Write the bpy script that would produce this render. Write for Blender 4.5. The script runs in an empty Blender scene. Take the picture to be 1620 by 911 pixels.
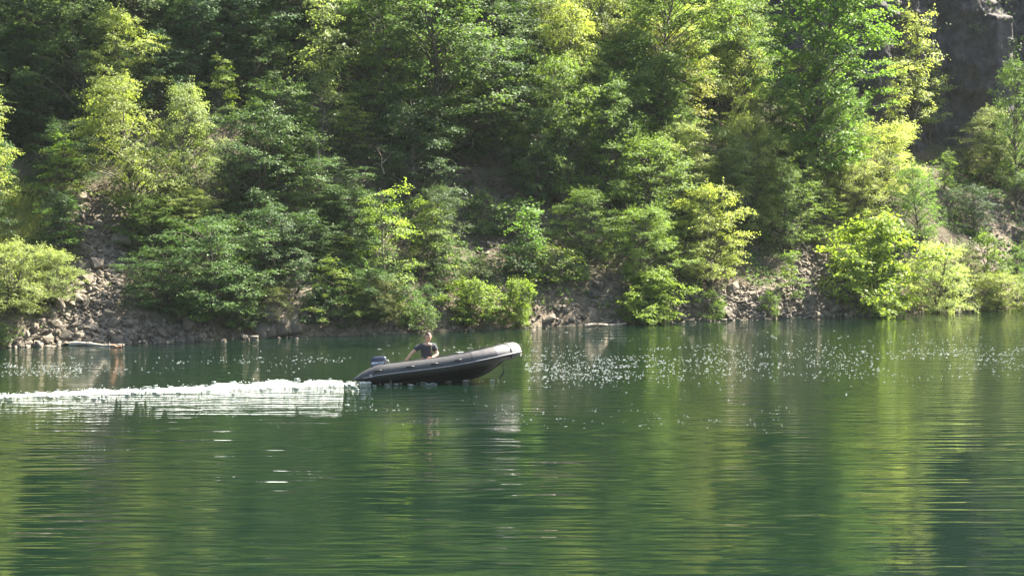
import bpy, bmesh, math, random
import numpy as np
from mathutils import Vector, Matrix

# ------------------------------------------------------------------ camera, sky, sun, exposure
scene = bpy.context.scene
COL = scene.collection
F = 2600.0                      # focal length in pixels of the 1620 px wide photograph
CAMH = 5.0
PITCH = math.atan(144.5 / F)
cam_d = bpy.data.cameras.new('camera'); cam = bpy.data.objects.new('camera', cam_d); COL.objects.link(cam)
cam.location = (0, 0, CAMH); cam.rotation_euler = (math.pi/2 - PITCH, 0, 0)
cam_d.sensor_width = 36; cam_d.lens = 36*F/1620; cam_d.clip_start = .1; cam_d.clip_end = 3000
scene.camera = cam

SUN_AZ = math.radians(58)       # to the right of the view direction (+Y)
SUN_EL = math.radians(50)
SUNV = np.array([math.sin(SUN_AZ)*math.cos(SUN_EL), math.cos(SUN_AZ)*math.cos(SUN_EL), math.sin(SUN_EL)])
w = bpy.data.worlds.new('World'); scene.world = w; w.use_nodes = True
nt = w.node_tree; nt.nodes.clear()
sky = nt.nodes.new('ShaderNodeTexSky'); sky.sky_type = 'NISHITA'; sky.sun_disc = False
sky.sun_elevation = SUN_EL; sky.sun_rotation = SUN_AZ; sky.air_density = 1.0; sky.dust_density = 2.0
bg = nt.nodes.new('ShaderNodeBackground'); bg.inputs[1].default_value = 0.065
wo = nt.nodes.new('ShaderNodeOutputWorld')
nt.links.new(sky.outputs[0], bg.inputs[0]); nt.links.new(bg.outputs[0], wo.inputs[0])
sl = bpy.data.lights.new('sun', 'SUN'); sl.energy = 5.0; sl.angle = math.radians(.55); sl.color = (1, .93, .78)
so = bpy.data.objects.new('sun', sl); COL.objects.link(so); so.location = (30, 40, 80)
so.rotation_euler = Vector(SUNV).to_track_quat('Z', 'Y').to_euler()
scene.view_settings.view_transform = 'Standard'; scene.view_settings.look = 'None'
scene.view_settings.gamma = 1; scene.view_settings.exposure = 2.7
cy = scene.cycles
cy.max_bounces = 7; cy.diffuse_bounces = 3; cy.glossy_bounces = 3; cy.transmission_bounces = 3; cy.transparent_max_bounces = 4
cy.volume_bounces = 0
cy.use_denoising = True; cy.caustics_reflective = False; cy.caustics_refractive = False
cy.sample_clamp_indirect = 6

# ------------------------------------------------------------------ helpers
RNG = np.random.default_rng(7)
def tag(o, label=None, cat=None, group=None, kind=None):
    if label: o['label'] = label
    if cat: o['category'] = cat
    if group: o['group'] = group
    if kind: o['kind'] = kind
    return o
def mesh_np(name, V, faces, mat=None, attr=None, smooth=False):
    """V (n,3); faces (m,k) int array, or list of such arrays"""
    if not isinstance(faces, list): faces = [faces]
    me = bpy.data.meshes.new(name)
    V = np.asarray(V, dtype=np.float32)
    me.vertices.add(len(V)); me.vertices.foreach_set('co', V.ravel())
    loops = np.concatenate([f.ravel() for f in faces]).astype(np.int32)
    cnt = np.concatenate([np.full(len(f), f.shape[1]) for f in faces]).astype(np.int32)
    start = np.concatenate([[0], np.cumsum(cnt)[:-1]]).astype(np.int32)
    me.loops.add(len(loops)); me.loops.foreach_set('vertex_index', loops)
    me.polygons.add(len(cnt)); me.polygons.foreach_set('loop_start', start)
    me.update(calc_edges=True)
    if smooth: me.polygons.foreach_set('use_smooth', np.ones(len(cnt), bool))
    if attr is not None:
        for k, (dom, val) in attr.items():
            a = me.attributes.new(k, 'FLOAT', dom); a.data.foreach_set('value', np.asarray(val, np.float32))
    if mat: me.materials.append(mat)
    return me
def obj(name, me, parent=None, loc=None):
    o = bpy.data.objects.new(name, me); COL.objects.link(o)
    if parent: o.parent = parent
    if loc is not None: o.location = loc
    return o
def empty(name, loc=(0, 0, 0)):
    o = bpy.data.objects.new(name, None); COL.objects.link(o); o.location = loc; o.empty_display_size = .3
    return o
def tube_np(pts, rad, n=6, cap=True):
    pts = np.asarray(pts, float); rad = np.asarray(rad, float); m = len(pts)
    T = np.gradient(pts, axis=0); T /= np.linalg.norm(T, axis=1)[:, None] + 1e-9
    ref = np.array([0, 0, 1.0]) if abs(T[:, 2]).mean() < .8 else np.array([1.0, 0, 0])
    A = np.cross(T, ref); A /= np.linalg.norm(A, axis=1)[:, None] + 1e-9
    B = np.cross(T, A)
    a = np.arange(n)*2*np.pi/n
    V = pts[:, None] + rad[:, None, None]*(A[:, None]*np.cos(a)[None, :, None] + B[:, None]*np.sin(a)[None, :, None])
    V = V.reshape(-1, 3)
    i = np.arange(m-1)[:, None]*n; j = np.arange(n)[None]; k = (j+1) % n
    Fq = np.stack([i+j, i+k, i+k+n, i+j+n], -1).reshape(-1, 4)
    return V, Fq
class Mesh:
    def __init__(s): s.V = []; s.F = {}; s.n = 0
    def add(s, V, Fc):
        Fc = np.asarray(Fc); s.V.append(np.asarray(V, float)); s.F.setdefault(Fc.shape[1], []).append(Fc + s.n); s.n += len(V)
    def tube(s, pts, rad, n=6):
        if np.isscalar(rad): rad = np.full(len(pts), rad)
        V, Fq = tube_np(pts, rad, n); s.add(V, Fq)
        m = len(pts); c = np.array([[0]+[0]*0]) if False else None
        # end caps as fans
        for e, ring in ((0, 0), (m-1, (m-1)*n)):
            s.add(np.vstack([pts[e], V[ring:ring+n]]), np.array([[0, 1+j, 1+(j+1) % n] for j in range(n)]))
    def build(s, name, mat, smooth=False, attr=None):
        return mesh_np(name, np.vstack(s.V), [np.vstack(f) for f in s.F.values()], mat, attr, smooth)
def hashn(ix, iy, seed=0):
    h = np.sin(ix*127.1 + iy*311.7 + seed*74.7)*43758.5453
    return h - np.floor(h)
def vnoise(x, y, seed=0):
    ix = np.floor(x); iy = np.floor(y); fx = x-ix; fy = y-iy
    fx = fx*fx*(3-2*fx); fy = fy*fy*(3-2*fy)
    a = hashn(ix, iy, seed); b = hashn(ix+1, iy, seed); c = hashn(ix, iy+1, seed); d = hashn(ix+1, iy+1, seed)
    return (a+(b-a)*fx)*(1-fy) + (c+(d-c)*fx)*fy
def fbm(x, y, seed=0, o=4):
    t = 0; a = .5
    for k in range(o):
        t = t + a*(vnoise(x*2**k, y*2**k, seed+k)-.5)*2; a *= .5
    return t
def sstep(a, b, x):
    t = np.clip((x-a)/(b-a), 0, 1); return t*t*(3-2*t)

# ------------------------------------------------------------------ terrain as a function
DX, DY = .901, .433            # along the far shore; inland normal is (-DY, DX)
def su(x, y): return x*DX + (y-62.2)*DY, -x*DY + (y-62.2)*DX
def xy(s, u): return s*DX - u*DY, 62.2 + s*DY + u*DX
def height(x, y):
    x = np.asarray(x, float); y = np.asarray(y, float)
    s, u = su(x, y)
    u = u + .7*fbm(s*.25, s*0+3.1, 5, 3) + .35*fbm(s*1.1, u*.3, 9, 2)
    k = .86 + .10*fbm(s*.07, u*.05, 2, 2)
    up = np.maximum(u, 0)
    k = k*(1-.22*sstep(23, 27, s)*sstep(70, 45, s))
    z = np.where(up < 55, up*k, 55*k + (up-55)*.15)
    z = z*(1 - .22*np.exp(-((s+16.5)/3.2)**2)*sstep(0, 5, up))     # gully of the left rock slide
    z = z + .18*sstep(0, .6, up)
    z = z + 1.6*fbm(s*.16, u*.16, 11, 4)*sstep(.5, 6, up) + .35*fbm(s*.9, u*.9, 21, 3)*sstep(.2, 2, up)
    z = z + 15*sstep(21.5, 25, s)*sstep(13.2, 14.6, up)            # shelf behind the quarry face
    z = z + 1.3*sstep(31, 36, s)*sstep(0, 5, up)
    bed = np.maximum(-3.5, u*.55)
    z = np.where(u > 0, z, bed)
    bank = (-u-43)*.36
    z = np.where(u < -30, np.maximum(-3.5, np.minimum(bank, 3.6 + .12*(-u-53)) + .12*fbm(x*.5, y*.5, 3, 3)), z)
    r = np.sqrt(x*x + (y-40)**2)
    return z + np.maximum(0, r-150)*.25*(u < -40)
_hx = np.arange(-75, 110.01, .25); _hy = np.arange(30, 135.01, .25)
_HG = height(*np.meshgrid(_hx, _hy, indexing='ij'))
def hfast(x, y):
    fx = np.clip((np.asarray(x)+75)/.25, 0, len(_hx)-1.001); fy = np.clip((np.asarray(y)-30)/.25, 0, len(_hy)-1.001)
    i = fx.astype(int); j = fy.astype(int); a = fx-i; b = fy-j
    return (_HG[i, j]*(1-a)+_HG[i+1, j]*a)*(1-b) + (_HG[i, j+1]*(1-a)+_HG[i+1, j+1]*a)*b
def ray(px, py):
    px = np.asarray(px, float); py = np.asarray(py, float)
    dx = (px-810)/F; dz = -(py-455.5)/F
    c, s_ = math.cos(PITCH), math.sin(PITCH)
    return np.stack([dx, c + dz*s_, dz*c - s_], -1)
def hit(px, py):
    d = np.atleast_2d(ray(px, py)); out = []
    T_ = np.arange(40, 118, .1)
    for k in range(0, len(d), 400):
        q = d[k:k+400]; P = q[:, None]*T_[None, :, None]
        s, u = su(P[..., 0], P[..., 1])
        below = (CAMH + P[..., 2] <= hfast(P[..., 0], P[..., 1])) & (u > -.5)
        i_ = np.where(below.any(1), below.argmax(1), len(T_)-1); out.append(P[np.arange(len(q)), i_])
    P = np.vstack(out); P[:, 2] = hfast(P[:, 0], P[:, 1])
    return P
def project(P):
    P = np.asarray(P, float); c, s_ = math.cos(PITCH), math.sin(PITCH)
    y = P[:, 1]; z = P[:, 2]-CAMH
    dep = y*c - z*s_; v = y*s_ + z*c
    return 810 + F*P[:, 0]/dep, 455.5 - F*v/dep
def inpoly(px, py, poly):
    px = np.asarray(px, float); py = np.asarray(py, float)
    c = np.zeros(px.shape, bool); n = len(poly)
    for i in range(n):
        x1, y1 = poly[i]; x2, y2 = poly[(i+1) % n]
        if y1 == y2: continue
        c ^= ((y1 > py) != (y2 > py)) & (px < (x2-x1)*(py-y1)/(y2-y1)+x1)
    return c

# ------------------------------------------------------------------ materials
def M(name):
    m = bpy.data.materials.new(name); m.use_nodes = True; m.node_tree.nodes.clear(); return m
class N:
    def __init__(s, m): s.t = m.node_tree; s.out = s.n('ShaderNodeOutputMaterial')
    def n(s, typ, **kw):
        x = s.t.nodes.new(typ)
        for k, v in kw.items():
            if k.startswith('i_'):
                key = k[2:]; key = int(key) if key.isdigit() else key.replace('_', ' ')
                if isinstance(v, bpy.types.NodeSocket): s.t.links.new(v, x.inputs[key])
                else: x.inputs[key].default_value = v
            else: setattr(x, k, v)
        return x
    def l(s, a, b): s.t.links.new(a, b)
    def noise(s, vec, scale, detail=3, rough=.55, dist=0):
        x = s.n('ShaderNodeTexNoise', i_Scale=scale, i_Detail=detail, i_Roughness=rough, i_Distortion=dist)
        if vec is not None: s.l(vec, x.inputs['Vector'])
        return x.outputs['Fac']
    def ramp(s, fac, stops, interp='LINEAR'):
        x = s.n('ShaderNodeValToRGB'); s.l(fac, x.inputs[0]); x.color_ramp.interpolation = interp
        while len(x.color_ramp.elements) < len(stops): x.color_ramp.elements.new(.5)
        for e, (p, c) in zip(x.color_ramp.elements, stops):
            e.position = p; e.color = (*c, 1) if len(c) == 3 else c
        return x.outputs[0]
    def math(s, op, a, b=None, clamp=False):
        x = s.n('ShaderNodeMath', operation=op, use_clamp=clamp)
        for i, v in enumerate((a, b)):
            if v is None: continue
            if isinstance(v, bpy.types.NodeSocket): s.l(v, x.inputs[i])
            else: x.inputs[i].default_value = v
        return x.outputs[0]
    def mix(s, f, a, b, blend='MIX'):
        x = s.n('ShaderNodeMix', data_type='RGBA', blend_type=blend)
        for i, v in ((0, f), (6, a), (7, b)):
            if isinstance(v, bpy.types.NodeSocket): s.l(v, x.inputs[i])
            else: x.inputs[i].default_value = v if i == 0 else (*v, 1)
        return x.outputs[2]
    def bump(s, h, dist, strength=1.0, normal=None):
        x = s.n('ShaderNodeBump', i_Strength=strength, i_Distance=dist); s.l(h, x.inputs['Height'])
        if normal is not None: s.l(normal, x.inputs['Normal'])
        return x.outputs[0]
def pbr(name, col, rough=.6, metal=0, noise=0, nscale=8, bump=0, spec=.5):
    m = M(name); n = N(m); p = n.n('ShaderNodeBsdfPrincipled', i_Roughness=rough, i_Metallic=metal)
    p.inputs['Specular IOR Level'].default_value = spec
    tc = n.n('ShaderNodeTexCoord').outputs['Object']
    c1 = tuple(c*(1-noise) for c in col); c2 = tuple(min(1, c*(1+noise)) for c in col)
    f = n.noise(tc, nscale, 5)
    n.l(n.ramp(f, [(.3, c1), (.7, c2)]), p.inputs['Base Color'])
    if bump: n.l(n.bump(f, bump), p.inputs['Normal'])
    n.l(p.outputs[0], n.out.inputs[0]); return m

def leaf_mat(name, c1, c2, trans=.5, rough=.55, spec=.22, tcol=(1.68, 1.72, .95)):
    m = M(name); n = N(m)
    at = n.n('ShaderNodeAttribute', attribute_name='rnd').outputs['Fac']
    oi = n.n('ShaderNodeObjectInfo')
    base = n.ramp(at, [(0, c1), (1, c2)])
    base = n.mix(1.0, base, oi.outputs['Color'], 'MULTIPLY')
    rr = n.math('ADD', n.math('MULTIPLY', oi.outputs['Random'], .35), .83)
    sc = n.n('ShaderNodeVectorMath', operation='SCALE'); n.l(base, sc.inputs[0]); n.l(rr, sc.inputs['Scale'])
    base = sc.outputs[0]
    p = n.n('ShaderNodeBsdfPrincipled', i_Roughness=rough); p.inputs['Specular IOR Level'].default_value = spec
    n.l(base, p.inputs['Base Color'])
    tr = n.n('ShaderNodeBsdfTranslucent'); tv = n.n('ShaderNodeVectorMath', operation='MULTIPLY'); n.l(base, tv.inputs[0]); tv.inputs[1].default_value = tcol
    n.l(tv.outputs[0], tr.inputs[0])
    mx = n.n('ShaderNodeMixShader'); mx.inputs[0].default_value = trans
    n.l(p.outputs[0], mx.inputs[1]); n.l(tr.outputs[0], mx.inputs[2]); n.l(mx.outputs[0], n.out.inputs[0])
    return m
MAT = {}
MAT['leaf_mid'] = leaf_mat('leaf_green', (.06, .11, .03), (.12, .185, .05), trans=.45)
MAT['leaf_yellow'] = leaf_mat('leaf_yellow_green', (.105, .165, .038), (.18, .25, .068), trans=.52)
MAT['leaf_pale'] = leaf_mat('leaf_grey_green', (.125, .165, .055), (.22, .27, .105), trans=.5, spec=.3)
MAT['leaf_dark'] = leaf_mat('leaf_deep_green', (.04, .08, .026), (.085, .14, .04), trans=.33)
MAT['grass'] = leaf_mat('dry_grass', (.17, .19, .06), (.28, .29, .10), trans=.35)
MAT['bark'] = pbr('bark', (.10, .085, .065), .9, noise=.4, nscale=5, bump=.03)
MAT['bark_pale'] = pbr('bark_pale', (.30, .27, .22), .85, noise=.3, nscale=6, bump=.02)
MAT['dead'] = pbr('dead_wood', (.33, .27, .20), .85, noise=.35, nscale=7, bump=.02)

def rock_mat(name, dark, mid, light, nscale=2.2, bump=.05):
    m = M(name); n = N(m); tc = n.n('ShaderNodeTexCoord').outputs['Object']
    oi = n.n('ShaderNodeObjectInfo').outputs['Random']
    va = n.n('ShaderNodeVectorMath', operation='ADD'); n.l(tc, va.inputs[0])
    cx = n.n('ShaderNodeCombineXYZ'); n.l(n.math('MULTIPLY', oi, 37.), cx.inputs[0]); n.l(cx.outputs[0], va.inputs[1])
    v = va.outputs[0]
    f = n.noise(v, nscale, 6, .62, .4)
    f2 = n.noise(v, nscale*7, 5, .7)
    mixf = n.math('ADD', n.math('MULTIPLY', f, .65), n.math('MULTIPLY', f2, .35))
    p = n.n('ShaderNodeBsdfPrincipled', i_Roughness=.85)
    at = n.n('ShaderNodeAttribute', attribute_name='rnd').outputs['Fac']
    c = n.ramp(mixf, [(.32, dark), (.5, mid), (.68, light)])
    sc = n.n('ShaderNodeVectorMath', operation='SCALE'); n.l(c, sc.inputs[0])
    n.l(n.math('ADD', n.math('MULTIPLY', n.math('ADD', oi, at), .45), .62), sc.inputs['Scale'])
    n.l(sc.outputs[0], p.inputs['Base Color']); n.l(n.bump(mixf, bump), p.inputs['Normal'])
    n.l(p.outputs[0], n.out.inputs[0]); return m
MAT['rock'] = rock_mat('brown_rock', (.07, .058, .043), (.155, .127, .095), (.27, .225, .17))
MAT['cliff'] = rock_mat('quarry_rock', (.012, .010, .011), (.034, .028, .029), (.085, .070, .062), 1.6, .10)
MAT['slab'] = rock_mat('slab_rock', (.07, .057, .04), (.115, .095, .067), (.165, .138, .10), 1.2, .08)

# ground: earth and leaf litter, moss, broken stone
def ground_mat():
    m = M('hillside_ground'); n = N(m); tc = n.n('ShaderNodeTexCoord').outputs['Object']
    f = n.noise(tc, .9, 6, .65); g = n.noise(tc, 9, 6, .7); h = n.noise(tc, .35, 4, .6)
    earth = n.ramp(g, [(.3, (.035, .028, .02)), (.5, (.085, .068, .048)), (.7, (.16, .13, .095))])
    moss = n.ramp(g, [(.3, (.02, .032, .012)), (.7, (.07, .10, .03))])
    base = n.mix(n.ramp(f, [(.45, (0, 0, 0)), (.62, (1, 1, 1))]), earth, moss)
    sc = n.n('ShaderNodeAttribute', attribute_name='scree').outputs['Fac']
    vo = n.n('ShaderNodeTexVoronoi', i_Scale=4.5); n.l(tc, vo.inputs['Vector'])
    bw = n.n('ShaderNodeSeparateColor'); n.l(vo.outputs['Color'], bw.inputs[0])
    stone = n.ramp(bw.outputs[0], [(0, (.075, .06, .045)), (.5, (.135, .11, .082)), (1, (.21, .172, .13))])
    base = n.mix(sc, base, stone)
    gr = n.n('ShaderNodeAttribute', attribute_name='grass').outputs['Fac']
    base = n.mix(gr, base, n.ramp(g, [(.3, (.10, .11, .035)), (.7, (.23, .22, .08))]))
    p = n.n('ShaderNodeBsdfPrincipled', i_Roughness=.95); p.inputs['Specular IOR Level'].default_value = .2
    n.l(base, p.inputs['Base Color'])
    b = n.bump(vo.outputs['Distance'], -.12, n.math('ADD', n.math('MULTIPLY', sc, .8), .15) if False else .5)
    n.l(n.bump(g, .12, 1, b), p.inputs['Normal'])
    n.l(p.outputs[0], n.out.inputs[0]); return m
MAT['ground'] = ground_mat()

def water_mat():
    m = M('lake_water'); n = N(m); tc = n.n('ShaderNodeTexCoord').outputs['Object']
    sp = n.n('ShaderNodeSeparateXYZ'); n.l(tc, sp.inputs[0]); X, Y = sp.outputs[0], sp.outputs[1]
    # inland distance from the far shore (negative over the water)
    U = n.math('ADD', n.math('MULTIPLY', X, -DY), n.math('MULTIPLY', n.math('SUBTRACT', Y, 62.2), DX))
    wob = n.math('MULTIPLY', n.math('SUBTRACT', n.noise(tc, .12, 3), .5), 7)
    def rng(v, a, b, lo=0., hi=1.):
        x = n.n('ShaderNodeMapRange', interpolation_type='SMOOTHSTEP', i_From_Min=a, i_From_Max=b, i_To_Min=lo, i_To_Max=hi)
        n.l(v, x.inputs[0]); return x.outputs[0]
    Uw = n.math('ADD', U, wob); Yw = n.math('ADD', Y, wob)
    far = rng(n.math('ADD', Uw, n.math('MULTIPLY', X, .12)), -6.5, -4.0, 1, 0)
    near = rng(Yw, 33, 44)
    ruf = n.math('MULTIPLY', far, near)
    def mp(sx, sy, rot):
        x = n.n('ShaderNodeMapping'); n.l(tc, x.inputs[0]); x.inputs['Scale'].default_value = (sx, sy, 1); x.inputs['Rotation'].default_value = (0, 0, rot)
        return x.outputs[0]
    h0 = n.noise(mp(.6, 1.3, .10), .7, 2, .4)        # long slow swell
    h1 = n.noise(mp(.26, 1.7, .05), 2.3, 1, .4)     # long-crested wavelets that break the reflections into streaks
    h2 = n.noise(mp(1, 1.7, -.15), 3.2, 3, .5)       # ripples
    h3 = n.noise(mp(1, 1.4, .4), 10, 3, .55)         # wind texture
    b0 = n.bump(h0, .035)
    pn = n.noise(mp(.5, 1, 0), .16, 2, .5)           # patches of breeze
    b1n = n.n('ShaderNodeBump', i_Strength=1.0); n.l(h1, b1n.inputs['Height']); n.l(n.math('MULTIPLY', n.ramp(pn, [(.38, (.25, .25, .25)), (.62, (1, 1, 1))]), .044), b1n.inputs['Distance']); n.l(b0, b1n.inputs['Normal'])
    b1 = b1n.outputs[0]
    a2 = n.math('ADD', n.math('MULTIPLY', ruf, .024), .0012)
    b2 = n.n('ShaderNodeBump', i_Strength=1.0); n.l(h2, b2.inputs['Height']); n.l(a2, b2.inputs['Distance']); n.l(b1, b2.inputs['Normal'])
    a3 = n.math('ADD', n.math('MULTIPLY', ruf, .010), .0003)
    b3 = n.n('ShaderNodeBump', i_Strength=1.0); n.l(h3, b3.inputs['Height']); n.l(a3, b3.inputs['Distance']); n.l(b2.outputs[0], b3.inputs['Normal'])
    p = n.n('ShaderNodeBsdfPrincipled', i_Roughness=.02, i_IOR=1.52)
    p.inputs['Base Color'].default_value = (.0032, .0098, .0058, 1)
    n.l(b3.outputs[0], p.inputs['Normal']); n.l(p.outputs[0], n.out.inputs[0]); return m
MAT['water'] = water_mat()
MAT['orange'] = pbr('driftwood_orange', (.36, .18, .10), .8, noise=.3, nscale=9)
MAT['hypalon'] = pbr('grey_boat_fabric', (.042, .040, .041), .5, noise=.18, nscale=5, bump=.004)
MAT['hypalon_light'] = pbr('light_grey_boat_fabric', (.085, .078, .078), .5, noise=.15, nscale=6)
MAT['hypalon_pale'] = pbr('pale_boat_fabric', (.22, .205, .195), .45, noise=.12, nscale=6)
MAT['seam'] = pbr('seam_tape_grey', (.056, .053, .055), .5)
MAT['strake'] = pbr('grey_rubber_strake', (.26, .25, .26), .5, noise=.15)
MAT['black'] = pbr('black_rubber', (.012, .012, .013), .5)
def hull_mat():
    m = M('black_hull_skin'); n = N(m); tc = n.n('ShaderNodeTexCoord').outputs['Object']
    sp = n.n('ShaderNodeSeparateXYZ'); n.l(tc, sp.inputs[0])
    x = n.n('ShaderNodeMapRange', i_From_Min=2.9, i_From_Max=3.6); n.l(sp.outputs[0], x.inputs[0])
    f = n.math('MULTIPLY', x.outputs[0], n.ramp(n.noise(tc, 3.2, 5, .7), [(.50, (0, 0, 0)), (.60, (1, 1, 1))]))   # chafed patches at the bow
    p = n.n('ShaderNodeBsdfPrincipled', i_Roughness=.42)
    n.l(n.mix(f, n.ramp(n.noise(tc, 2.5, 4), [(.3, (.008, .008, .009)), (.7, (.017, .017, .018))]), (.075, .065, .06)), p.inputs['Base Color'])
    n.l(p.outputs[0], n.out.inputs[0]); return m
MAT['hull'] = hull_mat()
MAT['transom'] = pbr('painted_plywood', (.32, .28, .22), .6, noise=.2)
MAT['floor'] = pbr('floor_board_grey', (.10, .10, .10), .7, noise=.2)
MAT['steel'] = pbr('steel', (.6, .6, .6), .3, metal=1)
MAT['cowl'] = pbr('dark_blue_cowl', (.02, .026, .045), .22, noise=.1)
MAT['silver'] = pbr('silver_lettering', (.75, .80, .88), .35)
MAT['silver_dark'] = pbr('grey_plastic', (.25, .27, .3), .4)
MAT['decal'] = pbr('blue_grey_decal', (.22, .26, .40), .4)
MAT['skin'] = pbr('skin', (.55, .30, .20), .5, noise=.06)
MAT['hair'] = pbr('brown_hair', (.05, .028, .018), .6, noise=.3, nscale=60)
MAT['eye'] = pbr('dark_eye', (.03, .02, .02), .25)
MAT['lips'] = pbr('lips', (.36, .13, .10), .5)
MAT['shirt'] = pbr('charcoal_cotton', (.030, .033, .042), .85, noise=.25, nscale=12, bump=.01)
MAT['shorts'] = pbr('dark_shorts', (.05, .048, .045), .9, noise=.2)
MAT['strap'] = pbr('dark_strap', (.10, .08, .05), .7)
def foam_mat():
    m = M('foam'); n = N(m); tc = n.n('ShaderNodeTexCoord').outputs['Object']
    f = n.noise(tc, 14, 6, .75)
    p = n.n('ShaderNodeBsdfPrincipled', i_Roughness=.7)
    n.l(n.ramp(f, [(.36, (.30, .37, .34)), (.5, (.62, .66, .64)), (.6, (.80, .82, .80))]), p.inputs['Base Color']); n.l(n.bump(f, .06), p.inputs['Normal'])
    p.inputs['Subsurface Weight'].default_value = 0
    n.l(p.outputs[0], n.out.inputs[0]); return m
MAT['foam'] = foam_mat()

def haze():
    m = M('haze_air'); n = N(m); v = n.n('ShaderNodeVolumePrincipled', i_Density=.00014); v.inputs['Color'].default_value = (.80, .92, .90, 1)
    n.l(v.outputs[0], n.out.inputs['Volume'])
    x0, x1, y0, y1, z0, z1 = -330, 330, -70, 350, -5, 130
    V = [(x, y, z) for x in (x0, x1) for y in (y0, y1) for z in (z0, z1)]
    Q = [[0, 1, 3, 2], [4, 6, 7, 5], [0, 4, 5, 1], [2, 3, 7, 6], [0, 2, 6, 4], [1, 5, 7, 3]]
    tag(obj('haze', mesh_np('haze', V, np.array(Q), m)), 'thin haze in the air over the lake', 'haze', kind='stuff')
HAZE = haze
# ------------------------------------------------------------------ ground, water, cliff
SCREE_L = [(15, 556), (40, 528), (95, 480), (118, 440), (135, 392), (195, 385), (196, 440), (178, 500), (215, 518), (340, 522), (335, 548), (200, 552)]
SCREE_R = [(1060, 512), (1080, 480), (1160, 455), (1228, 460), (1255, 392), (1325, 378), (1345, 470), (1330, 500), (1190, 508)]
SCREE_R2 = [(1500, 500), (1490, 455), (1480, 385), (1530, 395), (1620, 400), (1680, 420), (1680, 495)]
SCREE_HI = [(1120, 270), (1135, 190), (1185, 205), (1190, 270), (1160, 300)]
SCREE_M = [(120, 300), (190, 310), (190, 385), (130, 390)]
SCREE_FR = [(1540, 400), (1545, 330), (1640, 270), (1680, 400)]
BARE = [(700, 460), (690, 330), (720, 240), (800, 230), (830, 330), (880, 400), (985, 420), (980, 515), (850, 520), (760, 470)]
GRASS_L = [(-60, 300), (30, 300), (62, 350), (60, 385), (-60, 400)]

def axis_vals(segs):
    out = []
    for a, b, st in segs: out.append(np.arange(a, b, st))
    out.append(np.array([segs[-1][1]])); return np.concatenate(out)
S = axis_vals([(-260, -60, 10), (-60, -32, 1.2), (-32, 45, .3), (45, 70, 1.2), (70, 270, 10)])
U = axis_vals([(-260, -80, 12), (-80, -42, 2), (-42, -3, 3), (-3, 20, .3), (20, 62, 1.2), (62, 260, 12)])
SS, UU = np.meshgrid(S, U, indexing='ij'); GX, GY = xy(SS, UU); GZ = height(GX, GY)
px, py = project(np.stack([GX.ravel(), np.maximum(GY.ravel(), 5), GZ.ravel()], 1))
def soft(polys, jit=12):
    j1 = fbm(GX.ravel()*.9, GY.ravel()*.9, 31, 3)*jit*2; j2 = fbm(GX.ravel()*.9, GY.ravel()*.9, 41, 3)*jit*2
    r = np.zeros(px.shape)
    for p in polys: r = np.maximum(r, inpoly(px+j1, py+j2, p).astype(float))
    return r
inl = (UU.ravel() > -4) & (UU.ravel() < 25)
screeA = soft([SCREE_L, SCREE_R, SCREE_R2, SCREE_HI, SCREE_M, SCREE_FR])*inl
screeA = np.maximum(screeA, .55*soft([BARE])*inl)
screeA = np.maximum(screeA, (np.abs(UU.ravel()) < .9)*.8)
grassA = soft([GRASS_L])*inl
ni, nj = SS.shape
idx = np.arange(ni*nj).reshape(ni, nj)
FQ = np.stack([idx[:-1, :-1], idx[1:, :-1], idx[1:, 1:], idx[:-1, 1:]], -1).reshape(-1, 4)
me = mesh_np('hillside', np.stack([GX.ravel(), GY.ravel(), GZ.ravel()], 1), FQ, MAT['ground'],
             {'scree': ('POINT', screeA), 'grass': ('POINT', grassA)}, smooth=True)
tag(obj('hillside', me), kind='structure')

wv = np.array([[-320, -60, 0], [320, -60, 0], [320, 240, 0], [-320, 240, 0]], float)
tag(obj('lake_water', mesh_np('lake_water', wv, np.array([[0, 1, 2, 3]]), MAT['water'])), kind='structure')

def unit(v): return v/(np.linalg.norm(v, axis=-1, keepdims=True)+1e-9)
def leaf_quads(P, D, Nn, L, W):
    D = unit(D); Sd = unit(np.cross(Nn, D)); Nn = np.cross(D, Sd)
    L = L[:, None]; W = W[:, None]
    m = P + D*L*.45 + Nn*L*.08
    V = np.stack([P, m + Sd*W*.5, P + D*L - Nn*L*.10, m - Sd*W*.5], 1).reshape(-1, 3)
    i = np.arange(len(P))[:, None]*4
    return V, i + np.array([[0, 1, 2, 3]])
# quarry face: a near-vertical wall of blocks and ledges standing on the slope, upper right
def hull_block(r, sx, sy, sz):
    bm = bmesh.new()
    for c in range(8):
        v = np.array([(c & 1)*2-1., (c >> 1 & 1)*2-1., (c >> 2)*2-1.])*(1-np.abs(r.normal(0, .10, 3))); bm.verts.new((v[0]*sx/2, v[1]*sy/2, v[2]*sz/2))
    for _ in range(3):
        v = r.uniform(-1, 1, 3); k = np.argmax(np.abs(v)); v[k] = np.sign(v[k]); bm.verts.new((v[0]*sx/2, v[1]*sy/2, v[2]*sz/2))
    bmesh.ops.convex_hull(bm, input=bm.verts)
    bmesh.ops.delete(bm, geom=[v for v in bm.verts if not v.link_faces], context='VERTS')
    bmesh.ops.triangulate(bm, faces=bm.faces); bmesh.ops.recalc_face_normals(bm, faces=bm.faces); bm.verts.index_update()
    V = np.array([v.co[:] for v in bm.verts]); Fc = np.array([[v.index for v in f.verts] for f in bm.faces]); bm.free(); return V, Fc
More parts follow.
